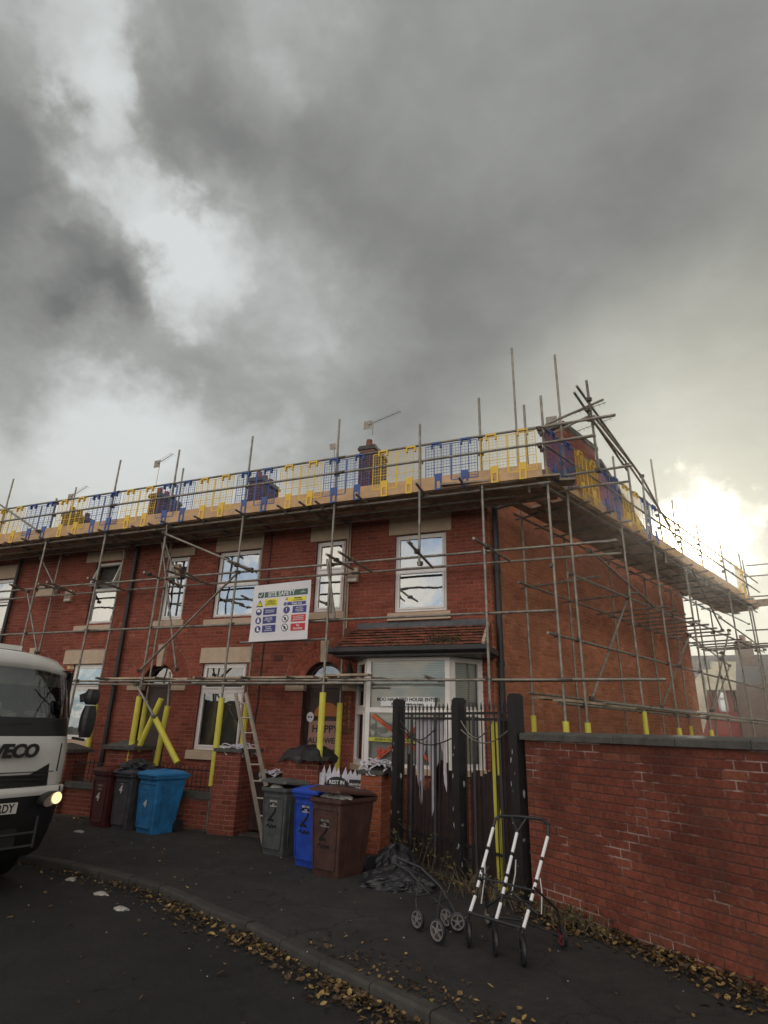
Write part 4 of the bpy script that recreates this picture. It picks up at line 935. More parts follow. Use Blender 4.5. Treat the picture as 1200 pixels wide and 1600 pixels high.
# cloth-like draped lumps
def drape(label, name, cat, cx, cy, z, w, d, h, m, seed, holes=False, rz=0):
    rnd = random.Random(seed); mb = MB(); nx_, ny_ = 22, 14; pts = {}
    for i in range(nx_ + 1):
        for j in range(ny_ + 1):
            u, v_ = i / nx_ * 2 - 1, j / ny_ * 2 - 1
            rr = max(abs(u), abs(v_)); ang = math.atan2(v_, u)
            x = u * w / 2 * (1 + .12 * math.sin(5 * ang + seed)); y = v_ * d / 2 * (1 + .1 * math.sin(4 * ang + seed * 2))
            zz_ = h * (1 - rr ** 2 * .9) + .025 * math.sin(9 * u + seed) * math.cos(7 * v_) + rnd.gauss(0, .008)
            if rr > .72: zz_ -= (rr - .72) * .38 * (1 + .3 * math.sin(ang * 7 + seed))
            pts[i, j] = Vector((cx, cy, z + .02)) + Matrix.Rotation(rz, 3, 'Z') @ Vector((x, y, zz_))
    for i in range(nx_):
        for j in range(ny_):
            if holes and rnd.random() < .38: continue
            mb.quad(pts[i, j], pts[i + 1, j], pts[i + 1, j + 1], pts[i, j + 1])
    return solo(name, mb, m, label, cat, smooth=True)
NETM = mat('white_netting', (.62, .60, .66), .8, var=.25, scale=14); BCL = mat('black_cloth', (.014, .013, .013), .7, var=.4, bump=.5, bscale=10)
def strands(label, cx, cy, z, w, d, seed, n=26, name='white_netting', drop=.22):
    rnd = random.Random(seed); mb = MB()
    for i in range(n):
        a = rnd.uniform(0, 6.28); p = Vector((cx + rnd.uniform(-w, w) * .5, cy + rnd.uniform(-d, d) * .5, z + .05)); q = [p]
        for k in range(rnd.randint(3, 6)):
            a += rnd.uniform(-.9, .9); p = p + Vector((math.cos(a) * .09, math.sin(a) * .07, rnd.uniform(-.03, .035)))
            out = max(abs(p.x - cx) - w * .5, abs(p.y - cy) - d * .5)
            if out > 0: p.z = max(p.z - .035, z - .12); p.x -= math.copysign(out * .8, p.x - cx) if abs(p.x - cx) > w * .5 else 0; p.y -= math.copysign(out * .8, p.y - cy) if abs(p.y - cy) > d * .5 else 0
            else: p.z = max(p.z, z + .03)
            q.append(p.copy())
        for u_, v_ in zip(q, q[1:]): mb.bar(u_, v_, rnd.uniform(.022, .05), .012)
    return solo(name, mb, NETM, label, 'netting')
strands('tangle of white netting draped on the pier beside the ladder', -6.98, 10.05, 1.40, .5, .5, 3, 34)
drape('black cloth under white netting on the pier beside the gate post', 'black_cloth', 'cloth', -4.03, 9.95, 1.19, .48, .66, .05, BCL, 4)
strands('tangle of white netting draped on the pier beside the black gate post', -4.03, 9.9, 1.25, .42, .62, 5, 26)
bc = drape('large black cloth humped over the pier behind the grey bin', 'black_cloth', 'cloth', -5.50, 10.15, 1.34, .82, .80, .17, BCL, 6)
for i, (u_, v_) in enumerate(((-.14, .02), (.02, .01))):
    pass
# small fence of halloween bits between the piers
HF = thing('graveyard_fence', 'little black picket fence hung with white rags and a gravestone sign, behind the blue bin', 'decoration', (-4.7, 9.9, .81))
fm = PIPE
for i in range(13):
    x = -5.10 + i * .072; part('picket', MB().rbox(x, x + .022, 9.93, 9.945, .81, 1.14 + .03 * (i % 2)), fm, HF)
part('fence_rail', MB().rbox(-5.12, -4.22, 9.946, 9.96, 1.05, 1.08), fm, HF); part('fence_rail', MB().rbox(-5.12, -4.22, 9.946, 9.96, .87, .9), fm, HF)
rg = random.Random(5)
for i in range(9):
    x = -5.08 + i * .10 + rg.uniform(-.02, .02); h = rg.uniform(.08, .16); m = MB(); m.quad((x - .05, 9.92, 1.08), (x + .05, 9.915, 1.07), (x + .01, 9.92, 1.08 + h)); m.quad((x - .06, 9.915, 1.085), (x + .05, 9.91, 1.075), (x + .045, 9.92, 1.00 - h * .4), (x - .035, 9.915, 1.02 - h * .6)); part('white_rag', m, NETM, HF)
part('rag_strip', MB().rbox(-5.14, -5.04, 9.90, 9.91, .80, 1.10), NETM, HF); part('rag_strip', MB().rbox(-4.30, -4.22, 9.90, 9.91, .80, 1.10), NETM, HF)
sg = MB(); 
cc = [(-4.98, .80), (-4.60, .80), (-4.60, .95)] + [(-4.79 + .19 * math.cos(a * math.pi / 8), .95 + .1 * math.sin(a * math.pi / 8)) for a in range(1, 8)] + [(-4.98, .95)]
sg.poly([(x, 9.88, z) for x, z in cc], (0, .02, 0)); s1 = part('sign_board', sg, BLACKP, HF); lettering('sign_lettering', 'REST IN\nPEACE', .085, (-4.79, 9.876, .92), (1, 0, 0), (0, 0, 1), PWH, HF)
s2 = part('sign_board', MB().rbox(-4.56, -4.27, 9.88, 9.895, .80, 1.02), BLACKP, HF); lettering('sign_lettering', 'GRAVEYARD\nBEWARE', .052, (-4.415, 9.876, .92), (1, 0, 0), (0, 0, 1), PWH, HF)
# ================================================================== halloween door and window dressing
OR = mat('orange_card', (.50, .17, .05), .7, var=.1); PK = mat('faded_pink_card', (.40, .22, .17), .75, var=.12)
DP = thing('halloween_door_poster', 'faded card poster reading HAPPY HALLOWEEN on the front door, a skull on its corner', 'poster', (-5.86, DOORY - .02, 1.5))
y = DOORY - .03
part('card', MB().rbox(-6.20, -5.50, y, y + .012, 1.42, 1.96), PK, DP)
lettering('poster_lettering', 'HAPPY', .20, (-5.82, y - .004, 1.80), (1, 0, 0), (0, 0, 1), PBK, DP, bold=.02); lettering('poster_lettering', 'HALLOWEEN', .15, (-5.85, y - .004, 1.58), (1, 0, 0), (0, 0, 1), PBK, DP, bold=.02)
m = MB(); m.disc((-6.17, y - .02, 2.03), .085, (1, 0, 0), (0, 0, 1), 16, r2=.1); part('skull', m, PWH, DP)
for dx in (-.03, .03): part('skull_eye', MB().disc((-6.17 + dx, y - .025, 2.03), .02, (1, 0, 0), (0, 0, 1), 10), PBK, DP)
m = MB(); y = DOORY - .03; m.quad(*[(-5.80 + .30 * math.cos(math.pi * i / 14), y, 2.05 + .27 * math.sin(math.pi * i / 14)) for i in range(15)]); solo('pumpkin_cutout', m, OR, 'orange half-round pumpkin cut-out above the poster on the door', 'decoration')
HT = mat('orange_tape', (.60, .10, .03), .5, var=.1); YT = mat('yellow_hazard_tape', (.55, .55, .05), .5, var=.1)
def tape(label, a, b, m_, txt, y=10.575):
    mb = MB(); A = Vector(a); B = Vector(b); mb.bar((A.x, y, A.y), (B.x, y, B.y), .004, .065); n = 1
    r = thing('warning_tape', label, 'tape', ((A.x + B.x) / 2, y, (A.y + B.y) / 2)); part('tape_strip', mb, m_, r)
    d = Vector((B.x - A.x, 0, B.y - A.y)).normalized(); up = Vector((-d.z, 0, d.x))
    lettering('tape_lettering', txt, .055, ((A.x + B.x) / 2, y - .006, (A.y + B.y) / 2), d, up, PBK, r)
tape('orange tape falling to the right across the lower bay window', (-4.46, 2.08), (-3.25, 1.28), HT, 'CAUTION  DO NOT ENTER  CAUTION')
tape('orange tape rising to the right across the lower bay window', (-4.46, 1.25), (-3.35, 2.05), HT, 'DO NOT ENTER  CAUTION  KEEP OUT', 10.567)
tape('yellow tape stretched level across the lower bay window', (-4.52, 1.66), (-3.2, 1.64), YT, 'ENTER IF YOU DARE   ENTER IF YOU DARE', 10.559)
m = MB(); hp = Vector((-4.28, 10.575, 1.42)); m.disc(hp, .055, (1, 0, 0), (0, 0, 1), 14)
for i, a in enumerate((35, 65, 88, 112, 150)):
    d = Vector((math.cos(R(a)), 0, math.sin(R(a)))); m.bar(hp + d * .04, hp + d * (.12 if i not in (0, 4) else .10), .002, .022)
solo('red_hand_print', m, mat('red_gel', (.5, .03, .02), .5), 'red hand print stuck low on the bay window, left pane', 'decoration')
ST = thing('window_sticker_strip', 'long black and white printed strip across the bay window above the transom', 'sticker', (-3.95, 10.57, 2.28))
part('strip', MB().rbox(-4.30, -3.25, 10.565, 10.570, 2.24, 2.40), PWH, ST); lettering('strip_lettering', 'BOO HAUNTED HOUSE ENTER', .085, (-3.78, 10.562, 2.355), (1, 0, 0), (0, 0, 1), PBK, ST, bold=.03); lettering('strip_lettering', 'if you dare  trick or treat', .06, (-3.78, 10.562, 2.275), (1, 0, 0), (0, 0, 1), PBK, ST, bold=.03)
# ghost cloth hung on the railings
m = MB(); rg = random.Random(3)
gp = lambda s, z: Vector((-3.5 + s * 1.24, 9.55 - s * .92 + .03 * math.sin(s * 40), z))
prof_ = [rg.uniform(.75, 1.25) for _ in range(40)]
def gpt(i, z):
    p = gp(.28 + i * .0125, z); return p + Vector((-.61, -.79, 0)) * (.030 * math.sin(i * 1.15 + z * 2) * (2.1 - z)) + Vector((.015 * math.sin(z * 6 + i), 0, 0)) * (2.1 - z)
for i in range(39):
    zb0 = 2.0 - prof_[i] * (.75 + .45 * math.sin(i * .35)); zb1 = 2.0 - prof_[i + 1] * (.75 + .45 * math.sin((i + 1) * .35))
    for k in range(9): m.quad(gpt(i, 2.02 + (zb0 - 2.02) * k / 9), gpt(i + 1, 2.02 + (zb1 - 2.02) * k / 9), gpt(i + 1, 2.02 + (zb1 - 2.02) * (k + 1) / 9), gpt(i, 2.02 + (zb0 - 2.02) * (k + 1) / 9))
solo('ghost_cloth', m, mat('ghost_cloth_white', (.58, .54, .58), .9, var=.15), 'ragged white ghost cloth hanging behind the iron railings', 'decoration')
# ================================================================== yard fence: posts, railings, boards
FP = [Vector((-3.5, 9.4, 0)), Vector((-2.30, 8.66, 0)), Vector((-1.36, 7.92, 0))]
FLK = mat('flaking_black_paint', (.016, .014, .014), .55, var=.3, scale=9)
t_ = FLK.node_tree; b_ = t_.nodes['Principled BSDF']
nn = t_.nodes.new('ShaderNodeTexNoise'); nn.inputs['Scale'].default_value = 9; nn.inputs['Detail'].default_value = 8; co_ = t_.nodes.new('ShaderNodeTexCoord'); mp = t_.nodes.new('ShaderNodeMapping'); mp.inputs['Scale'].default_value = (1.6, 1.6, .55)
t_.links.new(co_.outputs['Object'], mp.inputs[0]); t_.links.new(mp.outputs[0], nn.inputs['Vector'])
rr_ = t_.nodes.new('ShaderNodeMapRange'); rr_.inputs[1].default_value = .655; rr_.inputs[2].default_value = .67; t_.links.new(nn.outputs[0], rr_.inputs[0])
mx_ = t_.nodes.new('ShaderNodeMix'); mx_.data_type = 'RGBA'; src = b_.inputs['Base Color'].links[0].from_socket; t_.links.new(rr_.outputs[0], mx_.inputs[0]); t_.links.new(src, mx_.inputs[6]); mx_.inputs[7].default_value = (.42, .41, .38, 1); t_.links.new(mx_.outputs[2], b_.inputs['Base Color'])
for p, h, lb, w in ((FP[0], 2.28, 'black timber post at the left end of the iron railings', .15), (FP[1], 2.27, 'black timber post with peeling white paint, middle of the railings', .15), (FP[2], 2.29, 'black timber post against the end of the brick wall', .14)):
    m = MB(); m.box((p.x, p.y, h / 2), (w, w, h), rz=-.64); m.box((p.x, p.y, h + .012), (w * .8, w * .8, .024), rz=-.64)
    solo('gate_post', m, FLK, lb, 'post')
for si, (a, b) in enumerate(((FP[0], FP[1]), (FP[1], FP[2]))):
    d = (b - a).normalized(); nrm_ = Vector((d.y, -d.x, 0)); a = a + d * .11; b = b - d * .11; L = (b - a).length
    r = thing('iron_railing', ['black iron railing with spear tips between the left and middle posts', 'black iron railing with spear tips between the middle post and the brick wall'][si], 'railing', (a + b) / 2)
    r_base = (a + b) / 2
    for z in (2.08, 2.01 if si == 0 else 2.0, .42): part('rail', MB().bar(a + Vector((0, 0, z)), b + Vector((0, 0, z)), .014, .035), PIPE, r)
    n = int(L / .085)
    for i in range(n):
        p = a + d * (.04 + i * (L - .08) / (n - 1)); h = 2.08
        m = MB(); m.tube(p + Vector((0, 0, .1)), p + Vector((0, 0, h + .05)), .0085, n=6); m.tube(p + Vector((0, 0, h + .05)), p + Vector((0, 0, h + .085)), .020, .012, n=6); m.tube(p + Vector((0, 0, h + .085)), p + Vector((0, 0, h + .15)), .016, .001, n=6)
        if i % 6 == 2: m.bar(p + Vector((0, 0, .1)), p + Vector((0, 0, h)), .035, .035)
        part('bar', m, PIPE, r)
    sw = MB()
    for z0_, dip, e in ((1.98, .22, .7), (1.86, .16, 1.0)):
        pts = [a + d * L * e * k / 14 - nrm_ * -.05 + Vector((0, 0, z0_ - dip * math.sin(math.pi * k / 14) - (.12 * k / 14 if si == 0 else 0))) for k in range(15)]
        sw.path(pts, .009, n=6)
    part('hanging_cable', sw, STEEL if si else PIPE, r)
    bf_ = thing('board_fence', ['old dark boards with a ragged wavy top behind the left railing', 'old dark boards with flaking paint behind the right railing'][si], 'fence', (a + b) / 2 - nrm_ * .12)
    nb = int(L / .082); rg = random.Random(si + 4)
    for i in range(nb):
        p = a + d * (i + .5) * L / nb - nrm_ * .12
        zt = (1.18 + .22 * math.cos(i * .62 + .6) * (1 if i > 1 else 1.5)) if si == 0 else (1.28 + .04 * math.sin(i * 2.1) + (.75 if i > nb * .62 else 0))
        mb = MB().box((p.x, p.y, zt / 2 + .03), (L / nb - .008, .018, zt), rz=math.atan2(d.y, d.x) + rg.uniform(-.03, .03)); part('fence_board', mb, tim, bf_)
# yellow sleeves leaning on the railing
yl = thing('foam_tubes', 'pair of yellow foam tubes leaning against the railings by the middle post', 'foam tube', P(782, 1350, z=0))
for k, o_ in enumerate((0, .075)):
    a = P(781, 1352, y=8.28) + Vector((o_, 0, 0)); a.z = .03; b = P(769, 1126, y=8.42) + Vector((o_, .0, -.02 * k)); part('foam_tube', MB().tube(a, b, .036, n=12), FOAM, yl)
# ================================================================== right-hand yard wall
WA = Vector((-1.25, 7.83, 0)); WU = Vector((.787, -.617, 0)).normalized(); WN = WU.cross(Vector((0, 0, 1)))
YW = thing('yard_wall', 'tall red brick yard wall with stone coping and white efflorescent joints, on the right', 'wall', WA + WU * 2.5)
wall_bricks(YW, WA, WU, 5.6, -.02, 1.76, mtl=BRKW, mortar=MORTW, seed=41, single=300, proud=.0045)
c0 = WA - WU * .02 - WN * .27; q = []
for s in (0, 5.65):
    o_ = WA + WU * (s - .03); q.append([o_ + WN * x + Vector((0, 0, z)) for x, z in ((.06, 1.765), (.06, 1.825), (.045, 1.84), (-.29, 1.865), (-.29, 1.765))])
nst = 8
for i in range(nst):
    A = [p.lerp(p2, i / nst + .0006) for p, p2 in zip(q[0], q[1])]; B = [p.lerp(p2, (i + 1) / nst - .0006) for p, p2 in zip(q[0], q[1])]
    part('coping_stone', MB().loft([A, B], cap=True), COPE, YW)
part('wall_core', MB().loft([[WA + WN * -.012 + Vector((0, 0, z)), WA - WN * .23 + Vector((0, 0, z)), WA - WN * .23 + WU * 5.6 + Vector((0, 0, z)), WA - WN * .012 + WU * 5.6 + Vector((0, 0, z))] for z in (-.02, 1.76)], cap=True), MORTW, YW)
# ================================================================== wheelie bins
def bin_(label, p, rz, col, mark=None, markcol=None, ajar=0, w=.50, d=.56, name='wheelie_bin'):
    M_ = mat('bin_plastic', col, .55, var=.38, scale=5, bump=.25, bscale=30)
    L_ = mat('bin_lid_plastic', tuple(min(1, x * 1.15) for x in col), .45, var=.12, scale=3, bump=.08)
    r = thing(name, label, 'bin', p, rz); r_ = .035
    def ring(w_, y0, y1, z, rr=.04):
        pts = []
        for cx_, cy_, a0 in ((w_ / 2 - rr, y0 + rr, -90), (w_ / 2 - rr, y1 - rr, 0), (-w_ / 2 + rr, y1 - rr, 90), (-w_ / 2 + rr, y0 + rr, 180)):
            for k in range(4):
                a = R(a0 + 30 * k); pts.append(Vector((cx_ + rr * math.cos(a), cy_ + rr * math.sin(a), z)))
        return pts
    m = MB(); m.loft([ring(w * .84, .05, d * .80, 0), ring(w * .86, .03, d * .84, .10), ring(w * .97, 0, d, .80), ring(w * .98, 0, d, .87)], cap=True)
    body = part('body', m, M_, r, local=True, smooth=False)
    m = MB(); m.loft([ring(w * 1.04, -.03, d + .03, .87), ring(w * 1.08, -.04, d + .04, .89), ring(w * 1.08, -.04, d + .04, .935), ring(w * 1.0, -.015, d, .935)]); part('rim', m, M_, r, local=True)
    m = MB(); m.quad(*ring(w * .96, .0, d, .90)); part('bin_mouth_shade', m, DARK, r, local=True)  # dark sheet across the opening for the shade inside the bin
    lid = MB(); Mx = Matrix.Rotation(-ajar, 3, 'X'); hz = Vector((0, d + .03, .94))
    def hinge(pts): return [Mx @ (q_ - hz) + hz for q_ in pts]
    lid.loft([hinge(ring(w * 1.10, -.07, d + .02, .937)), hinge(ring(w * 1.10, -.07, d + .02, .965)), hinge(ring(w * 1.02, -.03, d - .02, .985)), hinge(ring(w * .80, .07, d - .10, 1.015))], cap=True)
    lo = part('lid', lid, L_, r, local=True)
    hd = MB(); hp_ = hinge([Vector((0, d * .28, 1.015)), Vector((0, d * .62, 1.02))]); hd.bar(hp_[0], hp_[1], w * .46, .022); part('lid_handle', hd, L_, lo, local=True)
    m = MB(); m.tube((-w * .45, d + .085, .93), (w * .45, d + .085, .93), .016, n=8); m.bar((-w * .42, d, .90), (-w * .42, d + .09, .93), .03, .04); m.bar((w * .42, d, .90), (w * .42, d + .09, .93), .03, .04); part('pull_handle', m, M_, r, local=True)
    for s in (-1, 1):
        wh = part('wheel', MB().tube((s * w * .40, d * .90, .10), (s * w * .52, d * .90, .10), .10, n=20), BLACKP, r, local=True)
    fz = lambda z: .0 + .03 * (1 - (z - .1) / .7)
    m = MB()
    for s_ in (-1, 1):
        m.bar((s_ * w * .36, .022, .10), (s_ * w * .42, -.006, .78), .014, .02); m.bar((s_ * (w * .435), d * .25, .12), (s_ * (w * .49), d * .2, .78), .03, .012); m.bar((s_ * (w * .435), d * .62, .12), (s_ * (w * .49), d * .66, .78), .03, .012)
    m.rbox(-w * .40, w * .40, -.014, .004, .795, .822); m.rbox(-w * .34, w * .34, .012, .03, .09, .115)
    part('moulded_ribs', m, M_, r, local=True)
    if mark:
        for e_ in mark:
            if e_[0] == 'SPRAY':
                zc = e_[1]; m = MB(); rs = random.Random(int(zc * 100)); st = lambda pts, wd: [m.bar((a_[0], fz(a_[1]) - .004 - .0006 * k_, a_[1]), (b_[0], fz(b_[1]) - .004 - .0006 * k_, b_[1]), .003, wd) for k_, (a_, b_) in enumerate(zip(pts, pts[1:]))]
                st([(-.10, zc + .10), (-.02, zc + .155), (.06, zc + .12), (.03, zc + .03), (-.10, zc - .10), (-.04, zc - .075), (.02, zc - .09)], .030)
                st([(-.13, zc - .17), (-.08, zc - .14), (-.06, zc - .19), (-.01, zc - .145), (.01, zc - .185), (.06, zc - .15), (.08, zc - .18)], .020)
                part('spray_mark', m, BKP, body, local=True); continue
            s, sz, x, z, c_, sh, bd = e_; lettering('bin_marking', s, sz, (x, fz(z) - .006, z), (1, 0, 0), (0, -.04, 1), c_, body, bold=bd, local=True, shear=sh)
    return r
GRYW = mat('white_marker_paint', (.62, .60, .58), .6, var=.1); BKP = mat('black_spray_paint', (.012, .012, .012), .5, var=.1); MUT = mat('faded_print', (.30, .29, .28), .6)
crest = lambda c_, z=.70: [('RECYCLE', .036, 0, z, c_, 0, .02), ('FOR\nHOUSEHOLD', .026, 0, z - .055, c_, 0, .02)]
b4 = lambda s=0: [('4', .20, -.04, .50, GRYW, .15, .03)]
bin_('dark red wheelie bin painted with a white 4, leftmost of the three bins marked 4', (-9.42, 9.25, 0), -.20, (.075, .012, .012), b4() + crest(MUT))
bin_('dark grey wheelie bin painted with a white 4, black sack under its raised lid', (-8.86, 9.22, 0), -.20, (.060, .060, .072), [('4', .17, -.03, .66, GRYW, .1, .05), ('WASTE', .03, .0, .76, MUT, 0, .02)], ajar=.0)
bin_('bright blue wheelie bin painted with a white 4', (-8.22, 9.17, 0), -.24, (.022, .17, .40), [('4', .15, -.02, .47, GRYW, .15, .06)] + crest(mat('faded_blue_print', (.06, .22, .42), .6)), w=.56, d=.62)
sp_ = lambda z: [('SPRAY', z)]
bin_('grey wheelie bin sprayed with a black Z-like mark, rubbish showing under its lid', (-5.30, 8.72, 0), -.22, (.085, .092, .092), sp_(.56) + crest(GRYW, .74), ajar=.10)
bin_('royal blue wheelie bin sprayed with a black Z-like mark', (-4.48, 8.27, 0), -.27, (.018, .065, .42), sp_(.60) + crest(GRYW, .76))
bin_('brown wheelie bin sprayed with a black Z-like mark, stuffed open with rubbish', (-3.98, 7.90, 0), -.30, (.075, .035, .027), sp_(.52) + crest(MUT, .66), ajar=.10, w=.54, d=.72)
def crumple(label, name, cat, c, sx, sy, sz, m, seed, rough=.25, n=22):
    rnd = random.Random(seed); ph = [rnd.uniform(0, 6) for _ in range(8)]; mb = MB(); rings = []
    for i in range(n // 2 + 1):
        th = math.pi / 2 * i / (n // 2) * .999; ring = []
        for j in range(n * 2):
            a = 2 * math.pi * j / (n * 2)
            k_ = 1 + rough * (.5 * math.sin(3 * a + ph[0] + th * 2) + .35 * math.sin(7 * a + ph[1] - th * 5) + .25 * math.sin(13 * a + ph[2] + th * 9)) + rnd.gauss(0, rough * .10)
            ring.append(Vector(c) + Vector((math.cos(a) * math.cos(th) * sx * k_, math.sin(a) * math.cos(th) * sy * k_, max(0, math.sin(th) * sz * (1 + rough * .6 * math.sin(5 * a + ph[3]) * math.cos(th * 2)))) ))
        rings.append(ring)
    mb.loft(rings); return solo(name, mb, m, label, cat, smooth=False)
SACK = mat('black_sack_plastic', (.02, .02, .023), .38, var=.4, bump=.9, bscale=14)
crumple('black plastic sack lying on the grey bin marked 4', 'rubbish_sack', 'sack', (-8.80, 9.50, 1.00), .34, .30, .16, SACK, 3, .3)
crumple('collapsed black sack dumped on the pavement in front of the railings', 'rubbish_sack', 'sack', (-2.95, 8.0, 0), .50, .34, .20, SACK, 8, .20, 30)
crumple('dark crumpled sack between the brown bin and the black post', 'rubbish_sack', 'sack', (-3.25, 8.75, 0), .34, .3, .30, SACK, 12, .2)
WR = mat('litter_white', (.36, .34, .31), .7, var=.3)
crumple('pale food carton poking out of the brown bin', 'food_carton', 'litter', (-3.78, 8.0, .93), .15, .10, .06, WR, 5, .3, 10)
crumple('scrunched paper in the mouth of the brown bin', 'scrunched_paper', 'litter', (-4.0, 8.06, .93), .12, .09, .06, WR, 6, .4, 10)
crumple('white wrapper sticking out of the grey bin by the ladder', 'white_wrapper', 'litter', (-5.28, 8.76, .93), .10, .08, .05, WR, 7, .4, 10)
# ladder
LD = thing('ladder', 'aluminium ladder leaning on the scaffolding by the ground floor window', 'ladder', (-5.9, 9.3, 0))
ALU = mat('dull_aluminium', (.42, .36, .30), .5, metal=.5, var=.2)
lt, lb_ = P(368, 1084, y=9.88), P(414, 1296, y=9.42); rt, rb_ = P(384, 1083, y=9.88), P(438, 1296, y=9.42); lb_.z = rb_.z = .0
part('stile', MB().bar(lb_, lt, .03, .075), ALU, LD); part('stile', MB().bar(rb_, rt, .03, .075), ALU, LD)
for i in range(9):
    f = .06 + i * .108; part('rung', MB().tube(lb_.lerp(lt, f), rb_.lerp(rt, f), .015, n=8), ALU, LD)
# ================================================================== lorry
TWH = mat('lorry_white_paint', (.66, .65, .62), .25, var=.04, spec=.6, coat=.5); TBK = mat('lorry_black_trim', (.014, .014, .015), .4, var=.3); TIN = mat('cab_interior', (.035, .033, .032), .8, var=.4)
TK = thing('lorry', 'white lorry with black grille and a lit headlamp pulled up at the left kerb', 'lorry', (-6.96, 5.11, -.1), R(80))
def contour(hw, yf, z, r=.24, back=1.7, cv=.10, n=7):
    pts = contour_(hw, yf, z, r, back, cv, n); dz = max(0, z - 2.45) * .5 + max(0, z - 1.96) * .06
    return [Vector((p.x, p.y, p.z - min(.13, dz) * min(1, abs(p.x) / 1.0) ** 3)) for p in pts]
def contour_(hw, yf, z, r=.34, back=1.7, cv=.10, n=7):
    pts = [Vector((-hw, back, z)), Vector((-hw, yf + r + cv, z))]
    for k in range(1, n): 
        a = math.pi / 2 * k / n; pts.append(Vector((-hw + r - r * math.cos(a), yf + cv + r - r * math.sin(a) - cv * .25 * k / n, z)))
    for k in range(11):
        x = -hw + r + (2 * hw - 2 * r) * k / 10; pts.append(Vector((x, yf + cv * .75 * (x / (hw - r)) ** 2, z)))
    for k in range(n - 1, 0, -1):
        a = math.pi / 2 * k / n; pts.append(Vector((hw - r + r * math.cos(a), yf + cv + r - r * math.sin(a) - cv * .25 * k / n, z)))
    pts += [Vector((hw, yf + r + cv, z)), Vector((hw, back, z))]; return pts
def band(name, levels, m, parent=TK, closed=False, back=1.7, r=.24):
    return part(name, MB().loft([contour(hw, yf, z + .1, r=r, back=back) for hw, yf, z in levels], closed=closed), m, parent, local=True, smooth=True)
cab = band('cab', [(1.075, .03, .98), (1.10, .02, 1.10), (1.10, .02, 1.30), (1.10, .03, 1.50), (1.085, .05, 1.64)], TWH)
band('lower_strip', [(1.11, -.03, .965), (1.115, -.04, .99), (1.115, -.035, 1.05), (1.10, -.01, 1.065)], TWH, cab)
# grille: black band whose ends sweep up to the corners
m = MB()
for k in range(24):
    def gq(f):
        x = -1.02 + 2.04 * f; up = max(0, abs(x) - .52) / .5; y = -.004 + .075 * (x / .76) ** 2 if abs(x) < .76 else -.004 + .075 + (abs(x) - .76) * .62
        return Vector((x, y - .012, 1.07 + .1)), Vector((x, y - .012 + .012, 1.20 + .24 * min(1, up) + .1))
    a, b = gq(k / 24); c, d = gq((k + 1) / 24); m.quad(a, c, d, b)
gr = part('grille', m, TBK, cab, local=True)
m = MB()
for z in (1.14, 1.19): m.rbox(-.7, .7, -.012, .03, z + .1, z + .115)
part('grille_slats', m, BLACKP, gr, local=True)
band('bumper', [(.96, .12, .28), (1.0, .05, .34), (1.05, .01, .55), (1.09, -.01, .80), (1.09, .0, .97)], TBK)
band('windscreen_surround', [(1.086, .052, 1.63), (1.08, .07, 1.72), (1.07, .10, 1.86)], TBK)
band('windscreen', [(1.069, .10, 1.86), (1.05, .165, 2.15), (1.02, .235, 2.46)], GLASSD, back=.42)
band('cab_roof', [(1.02, .235, 2.45), (1.025, .20, 2.50), (1.01, .23, 2.58), (.96, .34, 2.66), (.85, .6, 2.69), (.4, .9, 2.70), (.02, 1.2, 2.70)], TWH, cab, r=.30)
m = MB()
for s in (-1, 1):
    m.bar((s * 1.045, .44, 1.86 + .1), (s * 1.0, .56, 2.47 + .1), .10, .12); m.rbox(s * 1.06 - .02, s * 1.06 + .02, .45, 1.7, 1.64, 2.56)
part('door_pillar', m, TBK, cab, local=True)
m = MB().rbox(-.98, .98, .55, 1.6, 1.0, 2.5); m.f = m.f[:4] + m.f[5:]; m.m = m.m[:4] + m.m[5:]
m = MB(); m.quad((-1.0, 1.45, 1.4), (1.0, 1.45, 1.4), (1.0, 1.45, 2.6), (-1.0, 1.45, 2.6)); m.quad((-1.02, .2, 1.86), (1.02, .2, 1.86), (1.02, 1.45, 1.95), (-1.02, 1.45, 1.95)); m.quad((-1, .3, 2.57), (1, .3, 2.57), (1, 1.45, 2.57), (-1, 1.45, 2.57))
part('cab_interior', m, TIN, cab, local=True)
m = MB(); m.box((0, .40, 2.45), (1.85, .02, .20), rx=.25); part('sun_visor', m, mat('pale_visor', (.30, .29, .27), .8), cab, local=True)
for x, w_ in ((-.35, .22), (.25, .16), (.62, .20)): part('dashboard_papers', MB().box((x, .38, 1.985 + .02), (w_, .18, .05), rz=x, rx=.2), WR, cab, local=True)
for s in (-.5, .5): part('seat', MB().rbox(s - .22, s + .22, 1.1, 1.25, 1.9, 2.35).rbox(s - .12, s + .12, 1.12, 1.2, 2.35, 2.52), BLACKP, cab, local=True)
m = MB(); m.bar((-.25, .07, 1.83), (.45, .10, 1.90), .02, .03).bar((.1, .10, 1.84), (.85, .17, 1.93), .02, .03).bar((-.95, .17, 1.86), (-.35, .10, 1.90), .02, .03); part('wiper', m, BLACKP, cab, local=True)
lettering('maker_lettering', 'IVECO', .205, (.24, -.025, 1.47 + .1), (1, 0, 0), (0, .02, 1), mat('dark_chrome', (.03, .03, .034), .35, metal=.4), cab, bold=.045, shear=.15, extrude=.012, local=True)
m = MB().rbox(-.12, .40, -.085, -.07, .80 + .1, .915 + .1); pl_ = part('number_plate', m, mat('plate_white', (.62, .61, .56), .5, var=.05), TK, local=True)
lettering('plate_lettering', 'RDY', .125, (.265, -.088, .855 + .1), (1, 0, 0), (0, 0, 1), PBK, pl_, bold=.02, local=True, sx=.8)
HL = mat('headlamp_lens', (1.0, .80, .42), .2, emit=1.1); HG = glass('lamp_glass', refl=.25)
